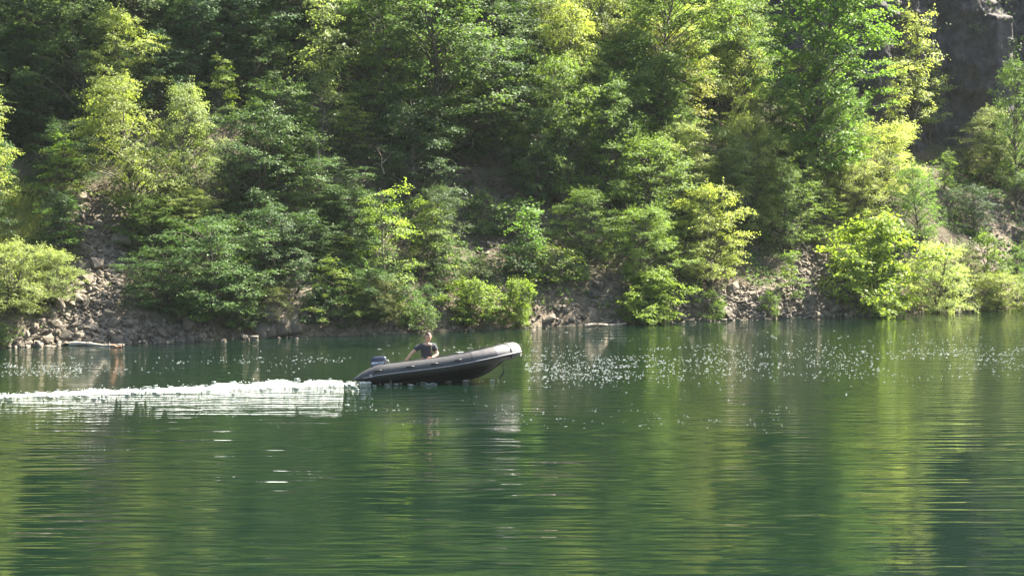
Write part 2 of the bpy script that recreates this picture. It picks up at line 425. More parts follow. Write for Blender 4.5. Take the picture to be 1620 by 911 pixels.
def cliff():
    s = np.arange(20.3, 56, .10); z = np.arange(3.0, 26, .10)
    A, B = np.meshgrid(s, z, indexing='ij')
    def terr(v, k, sh=.8):
        f = v*k; i = np.floor(f); return (i + sstep(sh, 1, f-i))/k
    wx = A + .5*fbm(A*.5, B*.5, 3, 3); wz = B + .4*fbm(A*.25, B*.5, 6, 3)
    col = fbm(wx*.42, wz*.07, 77, 3)                  # upright buttresses and gullies
    led = fbm(wx*.10+7, wz*.75, 71, 3)                # ledges
    rid = np.abs(fbm(wx*1.0, wz*.55, 90, 4))          # fractures
    u = 11.5 + .12*(B-6) + 1.5*terr(col, 5) + .55*terr(led, 6) - .5*rid
    u += .34*terr(fbm(A*1.6, B*1.1, 81, 3), 5) + .16*fbm(A*5, B*4, 83, 3)
    pc = 33.7 + .02*(B-12); pil = sstep(.68, .58, np.abs(A-pc))*sstep(8.9, 9.3, B)*sstep(14.6, 14.4, B)
    u = u*(1-pil) + (10.4 + .08*(B-9) + .10*fbm(A*3, B*2, 84, 3) - .25*terr(fbm(A*.3, B*.8, 85, 2), 4))*pil
    u += 1.5*sstep(23, 20.5, A)
    X, Y = xy(A, u); n_, m_ = A.shape; ix = np.arange(n_*m_).reshape(n_, m_)
    q = np.stack([ix[:-1, :-1], ix[1:, :-1], ix[1:, 1:], ix[:-1, 1:]], -1).reshape(-1, 4)
    rn = vnoise(A*.8, B*1.4, 5)
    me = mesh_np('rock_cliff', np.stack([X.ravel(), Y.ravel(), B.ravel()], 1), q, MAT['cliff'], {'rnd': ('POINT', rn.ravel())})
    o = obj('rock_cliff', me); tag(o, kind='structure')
    # plants rooted on the ledges
    r = np.random.default_rng(8); P, D, Nn, L = [], [], [], []
    for _ in range(150):
        i, j = r.integers(5, n_-5), r.integers(10, m_-10)
        if A[i, j] > 46 or (26 < A[i, j] < 32 and r.uniform() < .5): continue
        m = r.integers(14, 60); w_ = r.uniform(.15, .6); c = np.array([X[i, j], Y[i, j], B[i, j]])
        P.append(c + r.normal(0, 1, (m, 3))*[w_, w_*.4, w_*.8] + [.1, -.25, 0]); a = r.uniform(0, 6.28, m)
        D.append(np.stack([np.cos(a), np.sin(a), r.uniform(-.8, .2, m)], 1)); Nn.append(np.array([0, -.4, .8])+r.normal(0, .5, (m, 3))); L.append(r.uniform(.08, .18, m))
    L = np.concatenate(L); V, Q = leaf_quads(np.vstack(P), np.vstack(D), unit(np.vstack(Nn)), L, L*.55)
    o = obj('cliff_plants', mesh_np('cliff_plants', V, Q, MAT['leaf_dark'], {'rnd': ('FACE', r.uniform(0, 1, len(L)))}))
    tag(o, 'dark tufts of leaves rooted on the quarry face', 'plants', kind='stuff'); return o
cliff()

# ------------------------------------------------------------------ trees
def gen_tree(seed, H, R, t0, nb, nt, leaf, asp=.55, prof='round', rl=.27, droop=.35, stems=1, lean=.1, flat=.45,
             jn=.35, trunk_r=.09, mat='leaf_mid', bark='bark', gap=.1, rise=.35):
    r = np.random.default_rng(seed)
    tm = Mesh(); LP, LD, LN, LL = [], [], [], []
    Z1 = np.array([0, 0, 1.0])
    def leaves_on(p0, d, ln, nrm):
        # many twigs at once: p0 (m,3), d (m,3), ln (m,)
        m = len(p0); n = max(4, int(np.mean(ln)/(leaf*.40)))
        t = (np.arange(n)[None]+r.uniform(0, 1, (m, n))*.9)/n
        c = p0[:, None] + d[:, None]*(ln[:, None]*t)[:, :, None]
        c[:, :, 2] -= droop*ln[:, None]*.6*t**2
        side = unit(np.cross(nrm, d)); sg = np.where(np.arange(n) % 2, 1, -1)[None, :, None]
        D = d[:, None]*.6 + side[:, None]*sg*.9 + r.normal(0, .3, (m, n, 3)); D[:, :, 2] -= .12+.35*droop
        Nv = nrm[:, None] + r.normal(0, jn, (m, n, 3))
        c += r.normal(0, leaf*.3, c.shape)
        LP.append(c.reshape(-1, 3)); LD.append(D.reshape(-1, 3)); LN.append(Nv.reshape(-1, 3)); LL.append(leaf*r.uniform(.55, 1.25, m*n))
    def pr_(q):
        if prof == 'round': return max(.12, 1-abs((q-.42)/.60)**2.3)**.55
        if prof == 'egg': return max(.1, 1-abs((q-.34)/.69)**2.0)**.6
        if prof == 'column': return max(.15, 1-abs((q-.45)/.58)**3.5)**.5
        if prof == 'spread': return max(.15, 1-abs((q-.5)/.56)**2.8)**.5
        if prof == 'tiers': return (.4+.75*abs(math.sin(q*math.pi*2.2+.7)))*(1-.5*q)
        return 1
    lobes = r.uniform(0, 6.28, 4); lamp = r.uniform(.08, .22, 4)
    paths = []
    for st in range(stems):
        az = st*2*math.pi/stems + r.uniform(-.4, .4); ln = lean*H*(r.uniform(.6, 1.2) if stems > 1 else r.uniform(.3, 1))
        hh = H*(r.uniform(.7, .92) if stems > 1 else .93)
        tt = np.linspace(0, 1, 9)
        path = np.stack([np.cos(az)*ln*tt**1.2, np.sin(az)*ln*tt**1.2, hh*tt - .3*(tt == 0)], 1)
        wob = np.cumsum(r.normal(0, .02*H, (9, 3)), 0)*tt[:, None]; wob[:, 2] = 0; path += wob
        tr = trunk_r*(1-.9*tt)*(1 if stems == 1 else .6) + .008
        tm.tube(path, tr, 7); paths.append((path, tr, hh))
    for b_ in range(nb):
        q = (b_+r.uniform(0, 1))/nb
        z = H*(t0 + (1-t0)*q*.97)
        a = b_*2.39996 + r.uniform(-.5, .5)
        lob = 1 + sum(lamp[k]*math.sin((k+1)*a + lobes[k] + q*4) for k in range(4))
        rad = R*pr_(q)*lob*(r.uniform(.72, 1.03) if r.uniform() < .68 else r.uniform(.15, .7))
        if r.uniform() < gap: continue
        path, tr, hh = paths[b_ % stems]
        za = min(max(z - rise*rad - .08*H, .06*H + .3*q*H*.2), hh*.97)
        tt = za/hh; s9 = np.linspace(0, 1, 9)
        base = np.array([np.interp(tt, s9, path[:, k]) for k in range(3)]); tip = np.array([math.cos(a)*rad, math.sin(a)*rad, z])
        ax = np.array([np.interp(min(1, z/hh), s9, path[:, k]) for k in range(3)]); tip[:2] += ax[:2]*.8
        s5 = np.linspace(0, 1, 6)[:, None]
        ctl = base*.45+tip*.55 + Z1*.22*rad
        bp = base*(1-s5)**2 + ctl*2*s5*(1-s5) + tip*s5**2
        bp[1:-1] += r.normal(0, .025*rad+.01, (4, 3))
        tm.tube(bp, np.interp(tt, s9, tr)*.45*(1-.85*s5[:, 0])+.005, 4)
        cr = R*rl*r.uniform(.7, 1.3)
        m = max(5, int(nt*(cr/(R*rl))))
        f = r.uniform(.55, 1.0, m); k_ = f*5; i0 = np.minimum(k_.astype(int), 4); fr = (k_-i0)[:, None]
        p0 = bp[i0]*(1-fr)+bp[i0+1]*fr + r.normal(0, .07*cr, (m, 3))
        out = np.array([math.cos(a), math.sin(a), 0])
        az = np.arange(m)*2.4 + r.uniform(0, .8, m)
        d = np.stack([np.cos(az), np.sin(az), r.uniform(-.25, .55, m)*flat*1.6], 1) + out*.55
        d = unit(d); tl = cr*r.uniform(.6, 1.15, m)
        nn = unit(np.tile(Z1*1.0 + out*.55, (m, 1)) + r.normal(0, .22, (m, 3)))
        leaves_on(p0, d, tl, nn)
        if q > .93: leaves_on(bp[-1:], unit(np.array([[0, 0, 1.0]])+r.normal(0, .2, (1, 3))), np.array([cr*.9]), nn[:1])
    P = np.vstack(LP); D = np.vstack(LD); Nn = unit(np.vstack(LN)); L = np.concatenate(LL)
    V, Q = leaf_quads(P, D, Nn, L, L*asp)
    rc = .65*r.uniform(0, 1, len(P)) + .35*vnoise(P[:, 0]*1.5+P[:, 2], P[:, 1]*1.5+9, seed)
    crown = mesh_np('crown', V, Q, MAT[mat], {'rnd': ('FACE', rc)})
    trunk = tm.build('trunk', MAT[bark], smooth=True)
    return dict(crown=crown, trunk=trunk, H=H, R=R, n=len(P))
ARCH = {}
def A_(kind, **kw):
    ARCH.setdefault(kind, []).append(kw)
for i in range(3):
    A_('layered', seed=10+i, H=6.5, R=2.7, t0=.14, nb=74, nt=18, leaf=.12, prof='egg', rl=.28, droop=.4, flat=.25, jn=.35, mat='leaf_pale')
    A_('broad', seed=20+i, H=7, R=2.8, t0=.12, nb=88, nt=18, leaf=.12, prof='round', rl=.25, droop=.25, flat=.7, jn=.55, mat='leaf_mid')
    A_('dark', seed=30+i, H=6.5, R=2.6, t0=.04, nb=80, nt=18, leaf=.125, prof='spread', rl=.27, droop=.35, flat=.5, jn=.5, mat='leaf_dark')
for i in range(2):
    A_('column', seed=40+i, H=11, R=2.7, t0=.08, nb=150, nt=22, leaf=.13, asp=.75, prof='column', rl=.26, droop=.3, flat=.6, jn=.55, mat='leaf_mid', trunk_r=.13)
    A_('tiered', seed=50+i, H=5, R=1.7, t0=.12, nb=28, nt=13, leaf=.11, prof='tiers', rl=.31, droop=.5, flat=.10, jn=.3, lean=.2, mat='leaf_yellow', trunk_r=.05, gap=.2)
    A_('maple', seed=60+i, H=4, R=2.0, t0=.04, nb=96, nt=15, leaf=.13, asp=.85, prof='round', rl=.27, droop=.3, flat=.8, jn=.65, stems=4, lean=.16, mat='leaf_yellow', trunk_r=.06)
    A_('willow', seed=70+i, H=3.2, R=1.7, t0=.03, nb=100, nt=18, leaf=.085, asp=.38, prof='round', rl=.25, droop=.15, flat=.9, jn=.6, stems=5, lean=.2, mat='leaf_pale', trunk_r=.045)
    A_('sapling', seed=80+i, H=4, R=1.05, t0=.10, nb=34, nt=10, leaf=.13, asp=.6, prof='egg', rl=.42, droop=.4, flat=.5, lean=.12, mat='leaf_mid', trunk_r=.035, gap=.2)
    A_('slender', seed=90+i, H=6, R=1.2, t0=.22, nb=42, nt=13, leaf=.12, asp=.55, prof='tiers', rl=.42, droop=.4, flat=.4, lean=.12, mat='leaf_pale', trunk_r=.05, gap=.25)
    A_('shrub', seed=100+i, H=1.8, R=1.15, t0=.03, nb=44, nt=11, leaf=.11, asp=.6, prof='round', rl=.3, droop=.3, flat=.8, jn=.6, stems=4, lean=.2, mat='leaf_mid', trunk_r=.03)
BUILT = {}
def arch(kind, i):
    k = (kind, i % len(ARCH[kind]))
    if k not in BUILT: BUILT[k] = gen_tree(**ARCH[kind][k[1]])
    return BUILT[k]
NTREE = [0]
TREES = []
def plant(kind, var, P, H, Wd, label, cat='tree', group=None, tint=(1, 1, 1), rot=None, name=None):
    a = arch(kind, var); NTREE[0] += 1
    nm = name or ('shrub' if cat in ('shrub', 'bush') else 'sapling' if cat == 'sapling' else 'broadleaf_tree')
    root = empty(nm, (P[0], P[1], P[2]))
    root.rotation_euler = (0, 0, rot if rot is not None else (NTREE[0]*2.1) % 6.283)
    sx = Wd/(2*a['R'])
    tag(root, label, cat, group)
    t = obj('trunk', a['trunk'], root); c = obj('crown', a['crown'], root)
    for o in (t, c): o.scale = (sx, sx, H/a['H'])
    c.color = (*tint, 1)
    TREES.append((P, H, Wd)); return root
HERO = []
def at(kind, var, bx, by, ty, wpx, label, cat='tree', tint=(1, 1, 1), rot=None, group=None):
    P = hit(bx, by)[0]; d = P[1]; HERO.append((bx, by, ty, wpx))
    return plant(kind, var, P, (by-ty)/F*d*1.03, wpx/F*d*1.16, label, cat, group, tint, rot)
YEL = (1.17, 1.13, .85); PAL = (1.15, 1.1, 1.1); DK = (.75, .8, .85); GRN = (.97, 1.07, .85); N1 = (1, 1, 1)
T = [
 # kind var base_x base_y top_y width tint category label
 ('layered', 0, 178, 222, 18, 120, YEL, 'tree', 'tall pale sunlit tree, highest of the lit trees on the upper left slope'),
 ('layered', 1, 212, 352, 128, 160, YEL, 'tree', 'wide sunlit tree with layered pale sprays above the left rock slide'),
 ('layered', 2, 282, 350, 135, 110, N1, 'tree', 'leafy tree crowding the right side of the wide pale tree above the rock slide'),
 ('tiered', 0, 345, 200, 92, 78, YEL, 'sapling', 'small bright yellow-green sapling alone against the dark upper left slope'),
 ('layered', 2, -22, 345, 130, 130, YEL, 'tree', 'bright yellow-green tree cut off by the left edge of the photo'),
 ('tiered', 1, 82, 318, 212, 90, GRN, 'sapling', 'thin sparse sapling between the left edge tree and the wide pale tree'),
 ('sapling', 0, 98, 402, 308, 78, GRN, 'sapling', 'green sapling just above the top left of the rock slide'),
 ('willow', 0, 20, 500, 385, 140, PAL, 'bush', 'big rounded pale bush on the left bank at the left edge of the photo'),
 ('willow', 1, 84, 478, 398, 90, N1, 'bush', 'rounded green bush leaning over the left edge of the rock slide'),
 ('shrub', 0, 4, 551, 515, 50, N1, 'shrub', 'small low shrub at the waterline in the left corner of the bank'),
 ('broad', 0, 240, 405, 308, 110, YEL, 'tree', 'low sunlit yellow-green tree at the upper right rim of the left rock slide'),
 ('layered', 0, 300, 380, 300, 90, YEL, 'tree', 'low pale tree with sunlit top beside a bare yellow rock, left slope'),
 ('dark', 0, 268, 494, 390, 128, N1, 'bush', 'large dark bush overhanging the right side of the left rock slide'),
 ('dark', 1, 345, 505, 345, 170, N1, 'tree', 'broad dark tree in full shade between rock slide and leaning slab'),
 ('dark', 2, 420, 470, 330, 130, DK, 'tree', 'dark shaded tree standing directly above the leaning rock slab'),
 ('shrub', 1, 312, 512, 464, 62, PAL, 'shrub', 'small pale green shrub in shade right of the left rock slide'),
 ('dark', 0, 382, 524, 440, 62, N1, 'bush', 'dark green bush at the left foot of the leaning rock slab'),
 ('tiered', 0, 532, 420, 368, 100, YEL, 'sapling', 'bright flat-topped sapling spreading its lit sprays above the rock slab'),
 ('tiered', 1, 543, 520, 408, 100, YEL, 'sapling', 'bright drooping waterside sapling just left of and behind the boat motor'),
 ('tiered', 0, 612, 478, 290, 120, YEL, 'tree', 'slender tree with brightly lit tiered sprays directly above the boat stern'),
 ('tiered', 1, 662, 440, 318, 90, YEL, 'tree', 'lit tiered tree reaching right from behind the slender one above the boat'),
 ('dark', 2, 590, 510, 430, 90, N1, 'bush', 'dark waterside bush behind the boat stern'),
 ('shrub', 0, 655, 510, 462, 50, GRN, 'shrub', 'small green shrub on the waterline behind the man'),
 ('shrub', 1, 632, 520, 488, 40, YEL, 'shrub', 'tiny yellow-green shrub at the water left of the man'),
 ('maple', 0, 742, 516, 444, 88, YEL, 'shrub', 'bright yellow-green large-leaved shrub at the water above the boat'),
 ('maple', 1, 816, 519, 442, 52, YEL, 'shrub', 'narrow bright shrub with pale stems at the water above the bow'),
 ('sapling', 1, 830, 446, 328, 62, GRN, 'sapling', 'fresh green sapling on the bare slope above the bow'),
 ('shrub', 0, 848, 440, 375, 34, GRN, 'shrub', 'small green shrub at the foot of the sapling above the bow'),
 ('maple', 0, 1033, 510, 428, 96, YEL, 'shrub', 'bright large-leaved shrub at the water left of the right rock slide'),
 ('maple', 1, 1000, 512, 466, 44, YEL, 'shrub', 'little yellow shrub at the left foot of the large-leaved waterside shrub'),
 ('layered', 1, 1125, 462, 295, 118, YEL, 'tree', 'sunlit layered tree with visible trunk over the right rock slide'),
 ('broad', 1, 1010, 452, 330, 120, YEL, 'tree', 'sunlit bushy tree halfway up the slope left of the layered tree'),
 ('broad', 2, 930, 420, 300, 110, N1, 'tree', 'half-shaded dark green tree at the left rim of the sunlit wood'),
 ('layered', 2, 912, 270, 8, 130, YEL, 'tree', 'bright yellow-green tree whose sunlit crown nearly touches the top, mid right'),
 ('broad', 0, 890, 330, 95, 140, YEL, 'tree', 'tall tree, lit yellow at its top and dark on its left flank'),
 ('broad', 1, 960, 340, 130, 130, N1, 'tree', 'leafy tree between the two yellow-topped trees and the top-right wood'),
 ('broad', 2, 1035, 400, 222, 150, YEL, 'tree', 'broad bright yellow-green tree in the middle of the sunlit wood'),
 ('layered', 0, 1095, 350, 200, 110, PAL, 'tree', 'pale leafy tree immediately left of the bare rocky gap'),
 ('column', 0, 1035, 270, -40, 150, PAL, 'tree', 'big pale tree running off the top, its right side sunlit, left of the dark gap'),
 ('layered', 1, 1185, 388, 180, 95, PAL, 'tree', 'pale sunlit tree directly right of the bare rocky gap'),
 ('broad', 0, 1245, 400, 262, 115, PAL, 'tree', 'wide pale-leaved tree standing above the right rock slide'),
 ('column', 1, 1285, 300, -70, 170, GRN, 'tree', 'tallest bright green tree, its thick crown running off the top right'),
 ('layered', 2, 1162, 190, -20, 90, PAL, 'tree', 'pale tree at the top of the photo left of the tallest green tree'),
 ('slender', 0, 1445, 245, 18, 72, PAL, 'tree', 'slender pale tree standing against the dark quarry face'),
 ('slender', 1, 1412, 250, 98, 50, PAL, 'tree', 'thin young tree tucked left of the slender tree on the quarry face'),
 ('slender', 0, 1472, 230, 78, 55, N1, 'tree', 'short spindly tree right of the slender tree on the quarry face'),
 ('willow', 0, 1400, 310, 198, 110, PAL, 'tree', 'pale grey-green bushy tree below the slender trees on the right'),
 ('willow', 1, 1355, 355, 262, 95, PAL, 'tree', 'silvery bushy tree at the foot of the tallest green tree'),
 ('broad', 1, 1455, 392, 268, 74, GRN, 'tree', 'fresh green egg-shaped tree beside the dark gully on the right'),
 ('maple', 0, 1385, 500, 345, 150, (1.15, 1.08, .7), 'tree', 'large bright yellow maple-like tree at the water on the right'),
 ('willow', 1, 1482, 500, 388, 100, (1.05, 1.05, 1.25), 'bush', 'silvery grey-green bush at the water right of the yellow tree'),
 ('willow', 0, 1578, 497, 432, 100, YEL, 'bush', 'low rounded pale bush at the water in the right corner'),
 ('shrub', 1, 1562, 452, 372, 66, YEL, 'shrub', 'yellow-green shrub standing above the low rounded bush, far right'),
 ('shrub', 0, 1608, 440, 390, 40, GRN, 'shrub', 'green shrub at the right edge above the low rounded bush'),
 ('broad', 2, 1608, 330, 100, 92, N1, 'tree', 'dark tree with pale lit tips at the right edge under the rock pillar'),
 ('layered', 0, 1585, 300, 215, 60, N1, 'tree', 'small dark tree left of the right edge tree below the quarry face'),
 ('sapling', 0, 1494, 300, 238, 32, PAL, 'sapling', 'tiny pale sapling alone in the dark gully on the right'),
 ('sapling', 1, 1255, 480, 402, 42, YEL, 'sapling', 'thin yellow-green sapling growing out of the right rock slide'),
 ('shrub', 1, 1128, 508, 462, 46, YEL, 'shrub', 'drooping green shrub at the left end of the right rock slide'),
 ('shrub', 0, 1218, 500, 462, 36, YEL, 'shrub', 'small yellow-green shrub low on the right rock slide near the water'),
 ('slender', 1, 1325, 380, 300, 44, GRN, 'tree', 'narrow green tree squeezed left of the silvery bushy tree'),
 # shaded wood, left and centre
 ('slender', 0, 510, 262, -8, 90, N1, 'tree', 'tall thin tree with pale leaves at its top, upper centre-left'),
 ('broad', 0, 445, 300, 130, 140, N1, 'tree', 'round grey-green shaded tree left of the pale dead trunk'),
 ('slender', 1, 572, 260, 150, 72, YEL, 'tree', 'small tree with a lit face in the shaded centre wood'),
 ('column', 0, 690, 272, -40, 190, N1, 'tree', 'great shaded tree with thick grey trunk at top centre'),
 ('broad', 1, 600, 200, -40, 170, N1, 'tree', 'leafy tree off the top edge left of the great grey-trunked tree'),
 ('dark', 1, 660, 330, 150, 150, DK, 'tree', 'bluish dark tree below the great grey-trunked tree'),
 ('dark', 0, 505, 352, 252, 130, N1, 'tree', 'dark tree with faintly lit crown directly below the pale dead trunk'),
 ('dark', 2, 410, 360, 175, 150, N1, 'tree', 'dark shaded tree right of the small bright sapling, left slope'),
 ('dark', 1, 790, 260, 60, 170, DK, 'tree', 'dark tree in deep shade right of the great grey-trunked tree'),
 ('dark', 0, 850, 320, 170, 90, N1, 'tree', 'dark tree left of the yellow-topped trees'),
 ('broad', 2, 770, 150, -40, 150, DK, 'tree', 'shaded tree cut off by the top edge right of centre'),
 ('dark', 2, 560, 400, 300, 110, N1, 'bush', 'dark bush above and left of the slender tiered tree'),
 ('dark', 0, 470, 430, 345, 110, DK, 'bush', 'dark bush above the top of the leaning rock slab'),
 ('dark', 2, 60, 240, 150, 110, DK, 'tree', 'dark shaded tree behind the left edge tree'),
 ('dark', 1, 110, 290, 190, 90, DK, 'tree', 'dark tree behind the thin sparse sapling'),
 ('broad', 0, 520, 130, -60, 130, DK, 'tree', 'shaded tree behind the tall thin tree at the top'),
 ('broad', 1, 400, 170, 30, 120, DK, 'tree', 'dim grey-green tree above and right of the small bright sapling'),
]
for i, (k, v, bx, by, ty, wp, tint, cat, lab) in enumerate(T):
    if 870 < bx < 1500 and k not in ('maple', 'shrub', 'tiered'):   # leaf tint raised so the right-hand wood looks more sunlit
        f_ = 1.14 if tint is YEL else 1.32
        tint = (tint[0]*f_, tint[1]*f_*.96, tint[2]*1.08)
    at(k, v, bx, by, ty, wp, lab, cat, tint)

# filler trees: the rest of the wood, deeper in shade; one shared label per stretch of slope
REG = [
 ((-80, 330, -60, 240), 'dark green tree of the deeply shaded wood at the upper left', 'shaded trees of the upper left wood', 36),
 ((330, 850, -60, 300), 'dark green tree filling the shaded wood at the upper centre', 'shaded trees of the upper centre wood', 44),
 ((330, 700, 300, 500), 'low dark tree filling the shaded lower slope left of the bare slope', 'low shaded trees of the lower left slope', 20),
 ((860, 1200, -60, 440), 'green tree filling the gaps of the half-sunlit wood right of centre', 'filling trees of the wood right of centre', 32),
 ((1200, 1400, 180, 400), 'green tree filling in behind the pale trees of the right wood', 'filling trees of the right wood', 10),
 ((1480, 1700, 200, 380), 'dark scrubby tree under the quarry face at the far right', 'scrubby trees under the quarry face', 5),
 ((340, 700, 450, 528), 'low shrub on the waterline left of centre', 'low shrubs along the shaded waterline', 16),
 ((700, 1080, 440, 520), 'low shrub on the foot of the bare slope', 'low shrubs at the foot of the bare slope', 4),
 ((700, 860, 180, 440), 'little shrub on the bare slope', 'little shrubs on the bare slope', 6),
 ((1060, 1500, 370, 500), 'little shrub on the right rock slide', 'little shrubs on the right rock slide', 3),
 ((1500, 1640, 380, 495), 'shrub on the far right bank', 'shrubs on the far right bank', 6),
 ((-80, 110, 240, 420), 'green scrubby tree filling the bank at the left edge', 'scrubby trees at the left edge', 5),
]
rr = np.random.default_rng(99)
LM = [(175, 80, 'the highest lit pale tree'), (230, 230, 'the wide layered pale tree'), (345, 130, 'the small bright lone sapling'), (510, 210, 'the pale dead trunk'),
 (690, 130, 'the great grey-trunked tree'), (640, 340, 'the slender tiered tree'), (450, 470, 'the leaning rock slab'), (912, 60, 'the top yellow tree'),
 (1035, 290, 'the broad yellow-green tree'), (1290, 130, 'the tallest green tree'), (1150, 230, 'the bare rocky gap'), (1125, 380, 'the layered tree over the rocks'),
 (1240, 330, 'the wide pale tree'), (1450, 100, 'the slender quarry face tree'), (1600, 60, 'the rock pillar'), (1385, 420, 'the bright yellow waterside tree'),
 (10, 250, 'the left edge tree'), (150, 460, 'the left rock slide'), (760, 370, 'the bare slope'), (600, 30, 'the top edge leafy tree'), (440, 200, 'the round grey-green tree')]
USED = set()
def where(lab, P, Hh):
    qx, qy = project(np.array([[P[0], P[1], P[2]+Hh*.6]])); qx = qx[0]; qy = qy[0]
    ls = sorted(LM, key=lambda l: (l[0]-qx)**2+(l[1]-qy)**2)
    kind = lab.split(' tree')[0].split(' of')[0]
    big = 'tall' if Hh > 4.4 else 'middling' if Hh > 3.4 else 'low'
    def dr(l):
        v = 'above' if qy < l[1]-30 else 'below' if qy > l[1]+30 else ''
        h = 'left' if qx < l[0]-20 else 'right' if qx > l[0]+20 else ''
        return (v+(' and ' if v and h else '')+h + (' of' if h else '')) or 'beside'
    for j in range(1, len(ls)):
        for first in (0, j-1):
            s_ = '%s %s %s, near %s' % ('little green shrub' if 'shrub' in lab else big + ' green tree', dr(ls[first]), ls[first][2], ls[j][2])
            if len(s_.split()) <= 16 and s_ not in USED:
                USED.add(s_); return s_
    return lab
AVOID = [SCREE_L, SCREE_R, SCREE_R2, SCREE_HI, SCREE_M, BARE, SCREE_FR]
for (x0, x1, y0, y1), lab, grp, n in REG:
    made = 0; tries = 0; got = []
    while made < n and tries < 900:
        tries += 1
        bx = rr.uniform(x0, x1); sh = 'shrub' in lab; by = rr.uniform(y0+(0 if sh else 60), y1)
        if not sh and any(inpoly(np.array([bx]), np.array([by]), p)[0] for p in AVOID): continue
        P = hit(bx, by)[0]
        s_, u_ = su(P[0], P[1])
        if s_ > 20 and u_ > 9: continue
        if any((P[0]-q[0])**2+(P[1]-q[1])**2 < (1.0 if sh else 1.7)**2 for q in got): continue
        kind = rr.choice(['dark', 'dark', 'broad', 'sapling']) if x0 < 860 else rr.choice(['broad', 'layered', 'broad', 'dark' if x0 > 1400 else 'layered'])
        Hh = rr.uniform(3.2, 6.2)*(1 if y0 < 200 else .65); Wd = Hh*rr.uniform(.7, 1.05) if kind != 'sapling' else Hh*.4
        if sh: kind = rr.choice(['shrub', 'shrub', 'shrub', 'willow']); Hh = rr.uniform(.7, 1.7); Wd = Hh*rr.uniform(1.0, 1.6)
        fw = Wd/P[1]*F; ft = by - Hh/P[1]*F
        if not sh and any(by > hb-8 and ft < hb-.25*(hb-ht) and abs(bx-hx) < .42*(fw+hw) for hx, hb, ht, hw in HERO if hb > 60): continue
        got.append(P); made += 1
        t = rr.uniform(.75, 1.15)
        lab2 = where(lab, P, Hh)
        plant(kind, made, P, Hh, Wd, lab2, 'shrub' if sh else 'tree', grp, (t*rr.uniform(.85, 1.15)*(1.25 if 850 < bx < 1400 else .80), t*(1.2 if 850 < bx < 1400 else .82), t*rr.uniform(.8, 1.1)))  # light and shade put into the tint: brighter right of centre, darker elsewhere

# ------------------------------------------------------------------ ground cover: countless small plants
def ground_cover():
    n = 5200
    s = rr.uniform(-34, 50, n*3); u = rr.uniform(.6, 22, n*3); x, y = xy(s, u); z = height(x, y)
    qx, qy = project(np.stack([x, y, z], 1))
    bad = np.zeros(len(x), bool)
    for p in (SCREE_L, SCREE_R, SCREE_R2, SCREE_HI): bad |= inpoly(qx, qy, p)
    bare = inpoly(qx, qy, BARE) | inpoly(qx, qy, SCREE_M) | inpoly(qx, qy, SCREE_FR)
    dens = vnoise(s*.6, u*.6, 55)
    keep = ((~bad) & (~bare) & (dens > .3)) | (bad & (rr.uniform(0, 1, len(x)) < .05)) | (bare & (dens > .35))
    keep &= ~((s > 23) & (u > 10.5))
    x, y, z, bare = x[keep][:n*2], y[keep][:n*2], z[keep][:n*2], bare[keep][:n*2]
    P, D, Nn, L = [], [], [], []
    for i in range(len(x)):
        m = rr.integers(8, 20); r_ = rr.uniform(.12, .5)*(.8 if bare[i] else 1)
        a = rr.uniform(0, 6.283, m); q = np.sqrt(rr.uniform(0, 1, m))*r_
        c = np.stack([x[i]+np.cos(a)*q, y[i]+np.sin(a)*q, z[i]+.04+rr.uniform(.1, 1, m)*r_*1.0*(1.1-q/r_)], 1)
        P.append(c); D.append(np.stack([np.cos(a), np.sin(a), rr.uniform(-.4, .5, m)], 1))
        Nn.append(np.array([0, 0, 1.])+rr.normal(0, .5, (m, 3))); L.append(rr.uniform(.07, .17, m))
    P = np.vstack(P); L = np.concatenate(L)
    V, Q = leaf_quads(P, np.vstack(D), unit(np.vstack(Nn)), L, L*.55)
    o = obj('undergrowth', mesh_np('undergrowth', V, Q, MAT['leaf_mid'], {'rnd': ('FACE', rr.uniform(0, 1, len(P)))}))
    o.color = (.8, .85, .8, 1)
    tag(o, 'low green plants covering the slope between the trees', 'undergrowth', kind='stuff')
ground_cover()
def grass():
    n = 9000; bx = rr.uniform(-60, 66, n); by = rr.uniform(298, 402, n); k = inpoly(bx, by, GRASS_L); 
    P0 = hit(bx[k], by[k]); m = len(P0)
    P0[:, :2] += rr.normal(0, .25, (m, 2)); P0[:, 2] = height(P0[:, 0], P0[:, 1])-.02
    D = np.stack([rr.normal(0, .35, m), rr.normal(0, .35, m), np.ones(m)], 1)
    Nn = np.stack([rr.normal(0, .4, m), -np.ones(m), rr.normal(0, .3, m)], 1); L = rr.uniform(.15, .4, m)
    V, Q = leaf_quads(P0, D, unit(Nn), L, L*.12)
    o = obj('grass', mesh_np('grass', V, Q, MAT['grass'], {'rnd': ('FACE', rr.uniform(0, 1, m))}))
    tag(o, 'sunlit yellow grass on the bank at the left edge', 'grass', kind='stuff')
grass()

